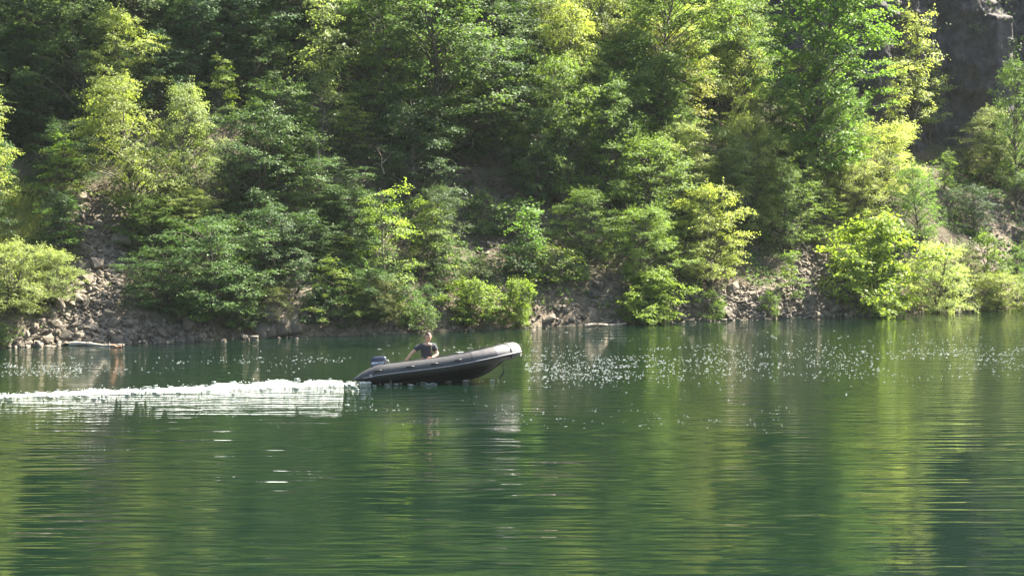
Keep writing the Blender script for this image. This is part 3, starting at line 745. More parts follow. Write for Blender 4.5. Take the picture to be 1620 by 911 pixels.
# ------------------------------------------------------------------ unseen wood above the frame, shaped to shade the slope and fill the reflections
LIT = [  # (outline in the photograph where sunlight reaches the trees)
 [(110, 10), (240, 10), (235, 130), (110, 180)],
 [(120, 150), (330, 120), (335, 240), (330, 330), (260, 400), (200, 420), (190, 480), (120, 560), (-60, 580), (-60, 120), (35, 140), (50, 200), (130, 200)],
 [(305, 90), (380, 85), (380, 165), (305, 165)],
 [(485, 360), (585, 365), (590, 300), (660, 285), (700, 360), (690, 420), (600, 425), (585, 520), (500, 520)],
 [(700, 440), (850, 435), (850, 520), (700, 520)],
 [(800, 325), (870, 325), (870, 440), (800, 440)],
 [(840, -260), (1085, -400), (990, 110), (850, 130)],
 [(830, 90), (1000, 90), (1090, -400), (1110, -400), (1120, 200), (1135, 260), (1125, 190), (1190, -400), (1400, -400), (1400, 200), (1500, 10), (1500, 200), (1455, 260), (1495, 290),
  (1500, 385), (1640, 370), (1720, 390), (1720, 540), (980, 540), (975, 430), (900, 400), (905, 300), (850, 240)],
 [(545, 150), (610, 145), (610, 235), (545, 235)], [(440, 255), (560, 255), (560, 330), (440, 330)], [(480, -60), (545, -60), (545, 90), (480, 90)], [(620, -60), (760, -60), (770, 110), (640, 110)],
 [(1540, 95), (1660, 95), (1660, 240), (1550, 230)],
]
def shade_wood():
    n = 60000
    s = rr.uniform(-45, 95, n); u = rr.uniform(8, 58, n); h = rr.uniform(.8, 14, n)
    x, y = xy(s, u); g = height(x, y); z = g + h
    top = CAMH + y*(311/F)*1.03 + 1.2
    keep = z > top
    # crowns rather than a slab: heights follow tree cells
    cell = hashn(np.floor(s/3.6), np.floor(u/3.6), 4)
    keep &= h < 6.5 + 7.5*cell
    x, y, z, g = x[keep], y[keep], z[keep], g[keep]
    # where does each clump's shadow land, on the ground and on crowns standing above it?
    C = np.stack([x, y, z], 1); lit = np.zeros(len(C), bool)
    for lift in (.5, 3., 4.5, 6., 9.):
        t = np.zeros(len(C)); done = np.zeros(len(C), bool)
        for _ in range(200):
            Q = C - SUNV*t[:, None]; hq = hfast(Q[:, 0], Q[:, 1])
            inframe = Q[:, 2] < CAMH + Q[:, 1]*(400/F)
            done |= (Q[:, 2] <= hq + lift) & (inframe | (Q[:, 2] <= hq))
            if done.all(): break
            t = np.where(done, t, t+.3)
        Q = C - SUNV*t[:, None]; qx, qy = project(Q)
        for p in LIT:
            big = sum(v[0] for v in p)/len(p) > 830
            if big or lift in (3., 4.5): lit |= inpoly(qx, qy, p) & (t > 2.5)
    lit &= rr.uniform(0, 1, len(C)) > .03
    C = C[~lit]; cx_, _ = project(C)  # gaps cut so sun reaches only the outlined trees
    # a yellower, thinner stand, added to brighten the reflections in the water
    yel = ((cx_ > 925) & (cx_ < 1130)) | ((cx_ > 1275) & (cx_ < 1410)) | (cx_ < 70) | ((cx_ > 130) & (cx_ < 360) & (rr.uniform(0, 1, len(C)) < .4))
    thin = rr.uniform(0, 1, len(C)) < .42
    for nm, sel, mat, lab in (('shade_wood', ~yel, 'leaf_mid', 'dense unseen wood above the slope, with gaps shaped for sunlight'), ('reflection_wood', yel & thin, 'leaf_yellow', 'thin unseen yellow-green wood added to brighten the reflections')):
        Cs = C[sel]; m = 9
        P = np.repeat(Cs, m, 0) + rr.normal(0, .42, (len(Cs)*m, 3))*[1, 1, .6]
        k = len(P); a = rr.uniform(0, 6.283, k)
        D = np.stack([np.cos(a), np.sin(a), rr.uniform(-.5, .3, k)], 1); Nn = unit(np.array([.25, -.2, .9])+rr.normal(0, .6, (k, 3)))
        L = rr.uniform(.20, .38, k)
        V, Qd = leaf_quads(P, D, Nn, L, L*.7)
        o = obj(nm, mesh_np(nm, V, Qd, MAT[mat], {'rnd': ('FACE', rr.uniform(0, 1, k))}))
        o.color = (1.3, 1.25, .9, 1)  # leaf tint raised to brighten the reflections
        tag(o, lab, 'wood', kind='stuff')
    print('wood leaves', k)
shade_wood()
print('trees', NTREE[0], 'archetype leaves', {k: v['n'] for k, v in BUILT.items()})
# ------------------------------------------------------------------ rocks
def rock_mesh(seed, sx=1, sy=.8, sz=.6):
    r = np.random.default_rng(seed); bm = bmesh.new()
    for _ in range(11):
        v = r.normal(0, 1, 3); v /= np.abs(v).max()**.75*np.linalg.norm(v)**.25; v *= r.uniform(.42, .52)
        bm.verts.new((v[0]*sx, v[1]*sy, v[2]*sz))
    bmesh.ops.convex_hull(bm, input=bm.verts)
    bmesh.ops.delete(bm, geom=[v for v in bm.verts if not v.link_faces], context='VERTS')
    bmesh.ops.bevel(bm, geom=bm.edges[:], offset=.012, segments=1, affect='EDGES')
    bmesh.ops.recalc_face_normals(bm, faces=bm.faces)
    bm.verts.index_update(); return bm
ROCKS = []
for i in range(12):
    bm = rock_mesh(500+i, 1, .65+.3*(i % 3)/2, .45+.25*(i % 4)/3)
    me = bpy.data.meshes.new('rock'); bm.to_mesh(me); me.materials.append(MAT['rock']); bm.free(); ROCKS.append(me)
def rock_at(P, size, label, group=None, mesh=None, name='rock', rot=None, sc=None):
    o = obj(name, mesh or ROCKS[int(rr.integers(12))], None, (P[0], P[1], P[2]+size*.12))
    o.rotation_euler = rot or (rr.uniform(-.5, .5), rr.uniform(-.5, .5), rr.uniform(0, 6.28))
    o.scale = sc or (size,)*3
    tag(o, label, 'rock', group); return o
def pts_in(poly, n, lift=0):
    xs = [p[0] for p in poly]; ys = [p[1] for p in poly]
    bx = rr.uniform(min(xs), max(xs), n*4); by = rr.uniform(min(ys), max(ys), n*4); k = inpoly(bx, by, poly)
    return hit(bx[k][:n], by[k][:n]), bx[k][:n], by[k][:n]
# distinct big stones
BIG = [(150, 425, .75, 'pale flat stone high in the left rock slide, largest up there'), (186, 434, .62, 'pale pointed stone at the right rim of the left rock slide'),
       (170, 502, .6, 'upright grey stone in the shaded half of the left rock slide'), (122, 520, .55, 'buff stone low in the left rock slide'),
       (70, 545, .7, 'flat pale stone at the waterline left of the stranded log'), (300, 520, .8, 'big grey stone at the right end of the left rock slide'),
       (255, 530, .6, 'grey stone at the waterline right of the stranded log'), (88, 395, .7, 'brown boulder among bushes above the left rock slide'),
       (130, 318, .8, 'brown boulder above the rock slide under the wide pale tree'), (320, 322, .65, 'sunlit yellow boulder in the bushes, left slope'),
       (372, 345, .6, 'pale boulder in dark bushes right of the yellow boulder'),
       (1158, 215, .75, 'pale orange boulder, the upper one in the bare rocky gap'), (1155, 268, .6, 'pale orange boulder, the lower one in the bare rocky gap'),
       (1161, 458, .65, 'upright pale block at the top of the right rock slide'), (1150, 500, .8, 'dark grey boulder at the waterline of the right rock slide'),
       (1180, 492, .6, 'big buff boulder low in the right rock slide'), (945, 458, .8, 'pale-topped boulder on the shaded bare slope'), (770, 325, .4, 'small pale stone high on the bare slope')]
for bx, by, sz, lab in BIG:
    P = hit(bx, by)[0]; rock_at(P, sz, lab)
SC = [(SCREE_L, 120, 'angular brown stone in the left rock slide', 'stones of the left rock slide'),
      (SCREE_R, 75, 'angular buff stone in the right rock slide', 'stones of the right rock slide'),
      (SCREE_R2, 16, 'stone on the bank at the far right', 'stones on the far right bank'),
      (SCREE_HI, 10, 'stone in the bare rocky gap of the sunlit wood', 'stones of the rocky gap'),
      (BARE, 18, 'weathered stone lying on the shaded bare slope', 'stones on the bare slope')]
for poly, n, lab, grp in SC:
    P, bx, by = pts_in(poly, n)
    for p in P:
        rock_at(p, float(np.clip(rr.lognormal(-1.2, .38), .18, .6)), lab, grp)
# shore stones and rubble: countless, one mesh
def rubble():
    VV = []; FF = {}; off = 0; R = []
    bases = []
    for i in range(8):
        bm = rock_mesh(700+i, 1, .75, .5+.05*i); 
        bmesh.ops.triangulate(bm, faces=bm.faces)
        bases.append((np.array([v.co[:] for v in bm.verts]), np.array([[v.index for v in f.verts] for f in bm.faces]))); bm.free()
    PP = [pts_in(SCREE_L, 2600)[0], pts_in(SCREE_R, 1900)[0], pts_in(SCREE_R2, 500)[0], pts_in(SCREE_HI, 250)[0], pts_in(SCREE_M, 200)[0], pts_in(SCREE_FR, 260)[0], pts_in(BARE, 350)[0]]
    s = rr.uniform(-30, 40, 1300); u = rr.normal(.42, .4, 1300); x, y = xy(s, u); PP.append(np.stack([x, y, np.maximum(height(x, y), -.05)], 1))
    P = np.vstack(PP); 
    for p in P:
        V, Fc = bases[rr.integers(8)]; s_ = rr.lognormal(-1.75, .42)
        a, b = rr.uniform(0, 6.28), rr.uniform(-.6, .6)
        ca, sa, cb, sb = math.cos(a), math.sin(a), math.cos(b), math.sin(b)
        Rm = np.array([[ca, -sa, 0], [sa, ca, 0], [0, 0, 1]])@np.array([[1, 0, 0], [0, cb, -sb], [0, sb, cb]])
        VV.append(V@Rm.T*s_ + p + [0, 0, s_*.12]); FF.setdefault(3, []).append(Fc+off); off += len(V); R.append(np.full(len(Fc), rr.uniform()))
    o = obj('rubble', mesh_np('rubble', np.vstack(VV), np.vstack(FF[3]), MAT['rock'], {'rnd': ('FACE', np.concatenate(R))}))
    tag(o, 'broken stones covering the rock slides and the waterline', 'rubble', kind='stuff')
rubble()
# the leaning slab outcrop left of the boat
def slab(p1, p2, wd, th, lift, seed, lab):
    A, B = hit(*p1)[0], hit(*p2)[0]; ax = B-A; L = np.linalg.norm(ax); ax /= L
    up = np.array([.25, -.75, .6]); sd = unit(np.cross(up, ax)); up = np.cross(ax, sd)
    r = np.random.default_rng(seed); m = Mesh(); nb = 4
    for k in range(nb):
        l0 = L*k/nb; l1 = L*(k+1)/nb; t_ = th*r.uniform(.8, 1.15); w_ = wd*r.uniform(.85, 1.1)
        V, Fc = hull_block(r, (l1-l0)*1.5, w_, t_)
        c_ = (l0+l1)/2; m.add(np.array([A + ax*(c_+v[0]) + sd*v[1] + up*(v[2]+lift+.05*r.uniform(-1, 1)) for v in V])-A, Fc)
    o = obj('rock_slab', m.build('rock_slab', MAT['slab']), None, tuple(A)); tag(o, lab, 'rock slab')
slab((418, 512), (486, 428), .75, .5, .30, 5, 'long tilted rock slab leaning up to the right, left of the boat')
slab((440, 522), (500, 455), .6, .4, .22, 6, 'narrower tilted slab lying beside and below the long leaning slab')
slab((405, 530), (470, 520), .8, .35, .1, 7, 'low flat rock ledge at the waterline under the leaning slabs')
# dead wood
def dead(name, label, cat, lines, mat='dead', sides=6):
    """lines: list of (points in photo pixels, distance towards the lake in metres from the slope, radius0, radius1)"""
    m = Mesh(); first = None
    for pts, out, r0, r1 in lines:
        if first is None:
            b = hit(*pts[0])[0]; dist = b[1]-out; first = b
        W = []
        for (x, y) in pts:
            d = ray(x, y); W.append([d[0]/d[1]*dist, dist, CAMH + d[2]/d[1]*dist])
        W = np.array(W); W[:, 1] += .25*np.sin(np.arange(len(W))*1.7)
        m.tube(W-first, np.linspace(r0, r1, len(W)), sides)
    o = obj(name, m.build(name, MAT[mat], True), None, tuple(first)); tag(o, label, cat); return o
dead('dead_tree', 'bare pale dead trunk standing in the shaded wood, centre-left', 'dead tree', [([(505, 262), (502, 245), (500, 228), (497, 208)], 1.2, .07, .035)], 'bark_pale')
dead('dead_branch', 'pale forked dead branch in the shaded wood above the slender tree', 'dead tree',
     [([(608, 275), (603, 262), (604, 248), (597, 235)], 1.8, .035, .012), ([(603, 260), (612, 250), (622, 240)], 1.8, .025, .01), ([(603, 262), (596, 258), (590, 262)], 1.8, .02, .008)])
dead('dead_branch', 'bare arching pale twigs sticking out right of the grey-trunked tree', 'dead tree',
     [([(748, 232), (748, 220), (745, 212), (735, 213), (722, 218)], 1.8, .03, .01), ([(745, 213), (752, 212), (758, 220), (761, 230)], 1.8, .022, .008), ([(735, 213), (728, 220), (727, 226)], 1.8, .016, .007)])
dead('dead_branch', 'thin dead branches leaning on the bare slope above the bow', 'dead tree',
     [([(778, 335), (783, 320), (792, 305)], .4, .025, .008), ([(781, 325), (777, 315), (779, 308)], .4, .018, .007)])
dead('dead_branch', 'bare grey branches crossing below the top edge, centre-left', 'dead tree',
     [([(597, 25), (590, 12), (583, 0), (578, -12)], 2.2, .05, .02), ([(592, 15), (596, 4), (594, -10)], 2.2, .04, .02), ([(590, 34), (570, 32), (548, 33)], 2.2, .03, .012)])
dead('fallen_trunk', 'fallen grey trunk lying across the bare rocky gap', 'log', [([(1162, 208), (1145, 198), (1130, 188)], .5, .05, .03)])
def log(name, label, x0, y0, x1, y1, r0, r1, mat, knots=()):
    a = ray(x0, y0); b = ray(x1, y1); A = np.array([a[0], a[1], a[2]])*(-CAMH/a[2]); B = np.array([b[0], b[1], b[2]])*(-CAMH/b[2])
    A[2] += CAMH; B[2] += CAMH
    A[1] -= .0; t = np.linspace(0, 1, 9)[:, None]; P = (B-A)*t; P[:, 2] += .04 + .03*np.sin(t[:, 0]*7)
    m = Mesh(); m.tube(P, np.linspace(r0, r1, 9)*(1+.15*np.sin(np.arange(9)*2.3)), 8)
    for k, h in knots:
        q = (B-A)*k + [0, 0, .05]; m.tube(np.array([q, q+[h*.4, -.02, h]]), [.03, .012], 5)
    o = obj(name, m.build(name, MAT[mat], True), None, tuple(A)); tag(o, label, 'log'); return o
log('stranded_log', 'long pale grey log stranded at the water below the left rock slide', 110, 546.5, 196, 548, .085, .04, 'bark_pale', ((.35, .12), (.72, .1)))
log('driftwood', 'short orange-brown driftwood piece floating beside the right end of the long log', 175, 549.5, 192, 549.5, .045, .035, 'orange')
log('stranded_log', 'weathered log lying at the water to the right of the bow', 925, 517, 990, 514, .07, .04, 'dead', ((.2, .1), (.8, .15)))

# ------------------------------------------------------------------ boat
def loft(rings, closed=True):
    rings = np.asarray(rings); m, n, _ = rings.shape
    V = rings.reshape(-1, 3); i = np.arange(m-1)[:, None]*n
    j = np.arange(n if closed else n-1)[None]; k = (j+1) % n
    return V, np.stack([i+j, i+k, i+k+n, i+j+n], -1).reshape(-1, 4)
def boat():
    root = empty('inflatable_boat'); tag(root, 'black and grey inflatable boat speeding right with its bow raised', 'boat')
    TR = .218
    def zc(x): return .19*max(0, (x-2.1)/2.3)**1.7
    # centre line of the U-shaped tube: starboard (near, -y) stern -> bow -> port stern
    half = [(x, -.70) for x in np.linspace(0, 2.9, 15)]
    for a in np.linspace(.12, 1, 10)*math.pi/2:
        half.append((2.9+1.32*math.sin(a)**.92, -.70*math.cos(a)**.75 if a < math.pi/2-1e-6 else 0))
    pts = [(x, y, zc(x)) for x, y in half] + [(x, -y, zc(x)) for x, y in half[-2::-1]]
    pts = np.array(pts)
    def rad(x): return TR*(.16+.84*min(1, (x/.62))**.8) if x < .62 else TR
    r = np.array([rad(p[0]) for p in pts])
    P = pts.copy(); low = (TR-r); P[:, 2] -= low*.55
    V, Q = tube_np(P, r, 20); m = Mesh(); m.add(V, Q)
    for e in (0, len(P)-1): m.add(np.vstack([P[e], V[e*20:e*20+20]]), np.array([[0, 1+j, 1+(j+1) % 20] for j in range(20)]))
    obj('tube', m.build('tube', MAT['hypalon'], True), root)
    # side-on frame of the tube for things laid on its skin
    T = np.gradient(P, axis=0); T /= np.linalg.norm(T, axis=1)[:, None]
    OUT = np.cross(T, [0, 0, 1.0]); OUT /= np.linalg.norm(OUT, axis=1)[:, None]; UPV = np.cross(OUT, T)
    # rub strake all round at the widest line, a little low
    def skin(i, ang, off):
        return P[i] + (OUT[i]*math.cos(ang)+UPV[i]*math.sin(ang))*(r[i]+off)
    st = np.array([skin(i, -.22, .012) for i in range(1, len(P)-1)])
    m = Mesh(); m.tube(st, .017, 6); obj('rub_strake', m.build('rub_strake', MAT['strake'], True), root)
    # pale reinforcing panels over the bow quarter and the bow itself
    def panel(name, i0, i1, mat, off):
        idx = np.linspace(i0, i1, 18); angs = np.linspace(-.16, 2.3, 14); R = []
        for f in idx:
            i = int(f); t = f-i; j = min(i+1, len(P)-1)
            R.append([skin(i, a, off)*(1-t)+skin(j, a, off)*t for a in angs])
        V, Q = loft(R, False); obj(name, mesh_np(name, V, Q, MAT[mat], smooth=True), root)
    panel('bow_patch', 14.6, 17.6, 'hypalon_light', .004)
    n = len(P)
    panel('bow_cap', 17.6, 24, 'hypalon_pale', .006); panel('bow_cap', 24, n-1-17.6, 'hypalon_pale', .006)
    panel('bow_patch', n-1-17.6, n-1-14.6, 'hypalon_light', .004)
    for i_ in (4.5, 9.2, 13.2):
        panel('seam_tape', i_, i_+.16, 'seam', .003); panel('seam_tape', n-1-i_-.16, n-1-i_, 'seam', .003)
    # grab handles on both tubes
    for x in (.55, 1.35, 2.1, 2.75):
        for sgn in (-1, 1):
            i = int(np.argmin(np.abs(P[:24, 0]-x))); i = i if sgn < 0 else n-1-i
            c = skin(i, .30, .0); t = T[i]; m = Mesh()
            a = np.linspace(-1, 1, 7); pp = np.array([c + t*.09*k + (OUT[i]*math.cos(.3)+UPV[i]*math.sin(.3))*(.028*(1-k*k)) for k in a])
            V, Q = tube_np(pp, np.full(7, .02), 6); m.add(V, Q)
            V, Q = loft([[c+t*.11*math.cos(b)*s+(np.cross(t, OUT[i]))*.038*math.sin(b)*s+OUT[i]*(.008 if s < 1 else .001) for b in np.linspace(0, 2*math.pi, 13)[:-1]] for s in (.05, .9, 1.0)])
            m.add(V, Q); obj('handle', m.build('handle', MAT['black'], True), root)
    # lifeline lacing along the top inside
    for sgn in (-1, 1):
        L = []
        for k, i in enumerate(range(4, 22)):
            ii = i if sgn < 0 else n-1-i
            L.append(skin(ii, 1.75, .012 + .022*(k % 2)))
        m = Mesh(); m.tube(np.array(L), .012, 5); obj('grab_line', m.build('grab_line', MAT['black'], True), root)
    # hull: deep V skin under the tubes
    xs = np.linspace(.42, 4.12, 30); R = []
    for x in xs:
        tt = (x-.42)/3.7
        kd = -.36 - .12*math.sin(min(1, tt*1.3)*math.pi*.5)*1; 
        rise = max(0, (x-2.8)/1.32); kz = kd + (rise**2.1)*(.62) + 0
        hw = .70 if x < 2.9 else .70*math.sqrt(max(.0, 1-((x-2.9)/1.30)**2.4))
        zt = zc(x) - .05; hw = max(hw, .02); ring = []
        for yy in (-1, -.8, -.55, -.28, 0, .28, .55, .8, 1):
            a = abs(yy); zz = kz + (zt-kz)*(a**1.35); zz -= .05*math.sin(a*math.pi)*(1-rise)
            ring.append((x + .06*(1-a)*rise, yy*hw, min(zz, zt)))
        R.append(ring)
    V, Q = loft(R, False); obj('hull', mesh_np('hull', V, Q, MAT['hull'], smooth=True), root)
    # keel strip, transom, floor, thwart
    k = np.array([rg[4] for rg in R]); k[:, 2] -= .01; m = Mesh(); m.tube(k, .022, 6); obj('keel_strip', m.build('keel_strip', MAT['black'], True), root)
    def box(name, c, s, mat, rot=0, bev=.012, par=None):
        bm = bmesh.new(); bmesh.ops.create_cube(bm, size=1)
        for v in bm.verts: v.co = Vector((v.co.x*s[0], v.co.y*s[1], v.co.z*s[2]))
        bmesh.ops.bevel(bm, geom=bm.edges[:], offset=bev, segments=2, affect='EDGES')
        me = bpy.data.meshes.new(name); bm.to_mesh(me); bm.free(); me.materials.append(MAT[mat])
        o = obj(name, me, par or root, c); o.rotation_euler = (0, rot, 0); return o
    box('transom', (.90, 0, .0), (.05, 1.02, .62), 'transom', -.1)
    box('floor_board', (2.0, 0, -.16), (3.0, 1.0, .03), 'floor', 0)
    box('thwart', (1.98, 0, -.03), (.26, 1.06, .035), 'transom', 0)
    # D-rings, bow eye and painter
    def ring(name, c, rr_, t, rot, mat='steel'):
        a = np.linspace(0, 2*math.pi, 13); p = np.stack([rr_*np.cos(a), 0*a, rr_*np.sin(a)], 1); m = Mesh(); m.tube(p, t, 5)
        o = obj(name, m.build(name, MAT[mat], True), root, tuple(c)); o.rotation_euler = rot
    ring('d_ring', skin(2, -.1, .025), .03, .009, (0, 0, 0)); ring('d_ring', skin(n-3, -.1, .025), .03, .009, (0, 0, 0))
    ring('bow_eye', (4.36, 0, .10), .045, .011, (0, .2, 1.3)); ring('d_ring', (3.33, -.60, -.02), .035, .009, (0, .4, .2))
    # band of rope over the bow tube
    b = 20; bb = np.array([skin(b, a, .012) for a in np.linspace(-.8, 2.6, 12)]); m = Mesh(); m.tube(bb, .012, 5)
    m.tube(np.array([skin(b, -.8, .012), (4.38, -.1, .16), (4.36, 0, .10)]), .01, 5)
    m.tube(np.array([(4.37, 0, .12), (4.43, -.05, .06), (4.40, -.12, -.02), (4.44, -.10, -.06)]), .016, 5)
    obj('bow_rope', m.build('bow_rope', MAT['black'], True), root)
    m = Mesh(); m.tube(np.array([(3.92, -.10, -.1), (3.90, -.12, -.28), (3.92, -.13, -.38), (3.85, -.14, -.47), (3.76, -.15, -.55)]), [.008, .01, .02, .03, .012], 5)
    obj('painter', m.build('painter', MAT['black'], True), root)
    # scuffed pale marks on the bow skin: chafe patches a little proud of the fabric
    return root, box
def outboard(parent_fn=None):
    root = empty('outboard_motor'); tag(root, 'dark blue outboard motor with silver lettering on the boat stern', 'outboard motor')
    # cowl: rounded block swept along z
    R = []
    for z, sx, sy, ox in ((-.02, .17, .12, .0), (.0, .19, .135, 0), (.06, .215, .15, 0), (.15, .225, .155, 0), (.23, .22, .15, .005), (.29, .205, .135, .012), (.32, .17, .11, .015), (.33, .08, .05, .015)):
        R.append([(ox+sx*np.sign(math.cos(a))*abs(math.cos(a))**.42, sy*np.sign(math.sin(a))*abs(math.sin(a))**.5, z) for a in np.linspace(0, 2*math.pi, 33)[:-1]])
    V, Q = loft(R); m = Mesh(); m.add(V, Q); m.add(np.vstack([[.015, 0, .333], R[-1]]), np.array([[0, 1+j, 1+(j+1) % 32] for j in range(32)]))
    cowl = obj('cowl', m.build('cowl', MAT['cowl'], True), root)
    R = [[(.004+.226*s*np.sign(math.cos(a))*abs(math.cos(a))**.42, .156*s*np.sign(math.sin(a))*abs(math.sin(a))**.5, z) for a in np.linspace(0, 2*math.pi, 33)[:-1]] for z, s in ((.205, 1.0), (.21, 1.025), (.225, 1.025), (.23, 1.0))]
    V, Q = loft(R); obj('trim_band', mesh_np('trim_band', V, Q, MAT['black'], smooth=True), cowl)
    def text(body, size, x, z, mat, par, y=-.162, sx=1, shear=0.15):
        cu = bpy.data.curves.new('lettering', 'FONT'); cu.body = body; cu.size = size; cu.extrude = .003; cu.align_x = 'CENTER'; cu.align_y = 'CENTER'; cu.shear = shear; cu.offset = .002
        to = bpy.data.objects.new('tmp', cu); COL.objects.link(to); bpy.context.view_layer.update()
        me = bpy.data.meshes.new_from_object(to.evaluated_get(bpy.context.evaluated_depsgraph_get())); bpy.data.objects.remove(to)
        me.name = 'lettering'; me.materials.clear(); me.materials.append(MAT[mat])
        o = obj('lettering', me, par, (x, y, z)); o.rotation_euler = (math.pi/2, 0, 0); o.scale = (sx, 1, 1); return o
    text('MERCURY', .095, -.005, .150, 'silver', cowl, sx=.92)
    # wave-shaped light blue panel under the wordmark
    a = np.linspace(-.15, .13, 12); top = .095+.012*np.sin(a*22); bot = .045+.008*np.sin(a*20+1)
    V = np.concatenate([np.stack([a, np.full(12, -.160), top], 1), np.stack([a, np.full(12, -.160), bot], 1), np.stack([a, np.full(12, -.150), top], 1), np.stack([a, np.full(12, -.150), bot], 1)])
    i = np.arange(11); Q = np.concatenate([np.stack([i, i+12, i+13, i+1], 1), np.stack([i, i+1, i+25, i+24], 1), np.stack([i+12, i+36, i+37, i+13], 1)])
    obj('decal', mesh_np('decal', V, Q, MAT['decal']), cowl)
    m = Mesh(); m.tube(np.array([(0, 0, -.02), (0, 0, -.3), (0, 0, -.62)]), [.10, .07, .055], 10); obj('leg', m.build('leg', MAT['cowl'], True), root)
    m = Mesh(); m.tube(np.array([(-.16, 0, -.66), (-.05, 0, -.66), (.10, 0, -.66), (.17, 0, -.66)]), [.03, .06, .055, .01], 10)
    m.add(*loft([[(-.2, -.1, -.5), (.12, -.06, -.5), (.12, .06, -.5), (-.2, .1, -.5)], [(-.2, -.1, -.515), (.12, -.06, -.515), (.12, .06, -.515), (-.2, .1, -.515)]]))
    obj('gearcase', m.build('gearcase', MAT['cowl'], True), root)
    m = Mesh()
    for k in range(3):
        a = k*2.094; R = []
        for q in np.linspace(.03, .12, 5):
            w_ = .05*math.sin((q-.0)/.13*math.pi*.8+.3); c = np.array([-.19, q*math.cos(a), -.66+q*math.sin(a)]); tv = np.array([.5, -math.sin(a), math.cos(a)])
            R.append([c+tv*w_, c-tv*w_])
        V, Q = loft(R, False); m.add(V, Q)
    obj('propeller', m.build('propeller', MAT['black'], True), root)
    m = Mesh(); m.tube(np.array([(.12, -.05, .02), (.22, -.05, -.02), (.24, -.05, -.28)]), .025, 6); m.tube(np.array([(.12, .05, .02), (.22, .05, -.02), (.24, .05, -.28)]), .025, 6)
    m.tube(np.array([(.20, -.1, -.04), (.20, .1, -.04)]), .03, 8); obj('clamp_bracket', m.build('clamp_bracket', MAT['black'], True), root)
    m = Mesh(); m.tube(np.array([(.17, -.05, .06), (.35, -.10, .08), (.66, -.20, .10)]), [.028, .022, .02], 8); til = obj('tiller', m.build('tiller', MAT['black'], True), root)
    m = Mesh(); m.tube(np.array([(.62, -.19, .098), (.80, -.245, .112)]), [.026, .024], 10); obj('throttle_grip', m.build('throttle_grip', MAT['black'], True), til)
    m = Mesh(); m.tube(np.array([(.225, .0, .20), (.27, .0, .21), (.285, .0, .10), (.24, .0, .08)]), .012, 6); obj('carry_handle', m.build('carry_handle', MAT['silver_dark'], True), root)
    return root

# ------------------------------------------------------------------ person
def skin_body(name, verts, edges, radii, mat, sub=2, root=0, parent=None):
    me = bpy.data.meshes.new(name); me.from_pydata(verts, edges, [])
    o = bpy.data.objects.new(name, me); COL.objects.link(o)
    md = o.modifiers.new('skin', 'SKIN'); md.use_smooth_shade = True
    for i, v in enumerate(me.skin_vertices[0].data):
        rv = radii[i]; v.radius = (rv, rv) if np.isscalar(rv) else rv; v.use_root = (i == root)
    ms = o.modifiers.new('sub', 'SUBSURF'); ms.levels = sub; ms.render_levels = sub
    bpy.context.view_layer.update()
    m2 = bpy.data.meshes.new_from_object(o.evaluated_get(bpy.context.evaluated_depsgraph_get())); m2.name = name
    bpy.data.objects.remove(o); m2.materials.clear(); m2.materials.append(MAT[mat])
    m2.polygons.foreach_set('use_smooth', np.ones(len(m2.polygons), bool))
    return obj(name, m2, parent) if parent is not None else m2
def head_mesh():
    n, k = 30, 36; V = []
    for i in range(n+1):
        th = math.pi*i/n
        for j in range(k):
            ph = 2*math.pi*j/k; d = np.array([math.sin(th)*math.cos(ph), math.sin(th)*math.sin(ph), math.cos(th)])
            x, y, z = d     # face looks to +x
            p = np.array([x*.098, y*.076, z*.12])
            if z < 0: p[1] *= 1+.30*z*(1 if z > -.9 else 1); p[0] *= 1 + (.10*z if x > 0 else .38*z)
            if x > 0:
                def g(y0, z0, sy, sz): return math.exp(-((p[1]-y0)/sy)**2-((p[2]-z0)/sz)**2)
                p[0] += .024*g(0, -.022, .011, .016) + .014*g(0, .0, .008, .025) + .007*g(0, -.056, .022, .010) + .009*g(0, -.098, .02, .014)
                p[0] += .008*g(0, .032, .045, .010) - .012*(g(.03, .012, .013, .011)+g(-.03, .012, .013, .011)) - .005*g(0, -.072, .02, .006)
            else: p[0] *= 1.05
            V.append(p)
    V = np.array(V); i = np.arange(n)[:, None]*k; j = np.arange(k)[None]; q = (j+1) % k
    Q = np.stack([i+j, i+k+j, i+k+q, i+q], -1).reshape(-1, 4); return V, Q
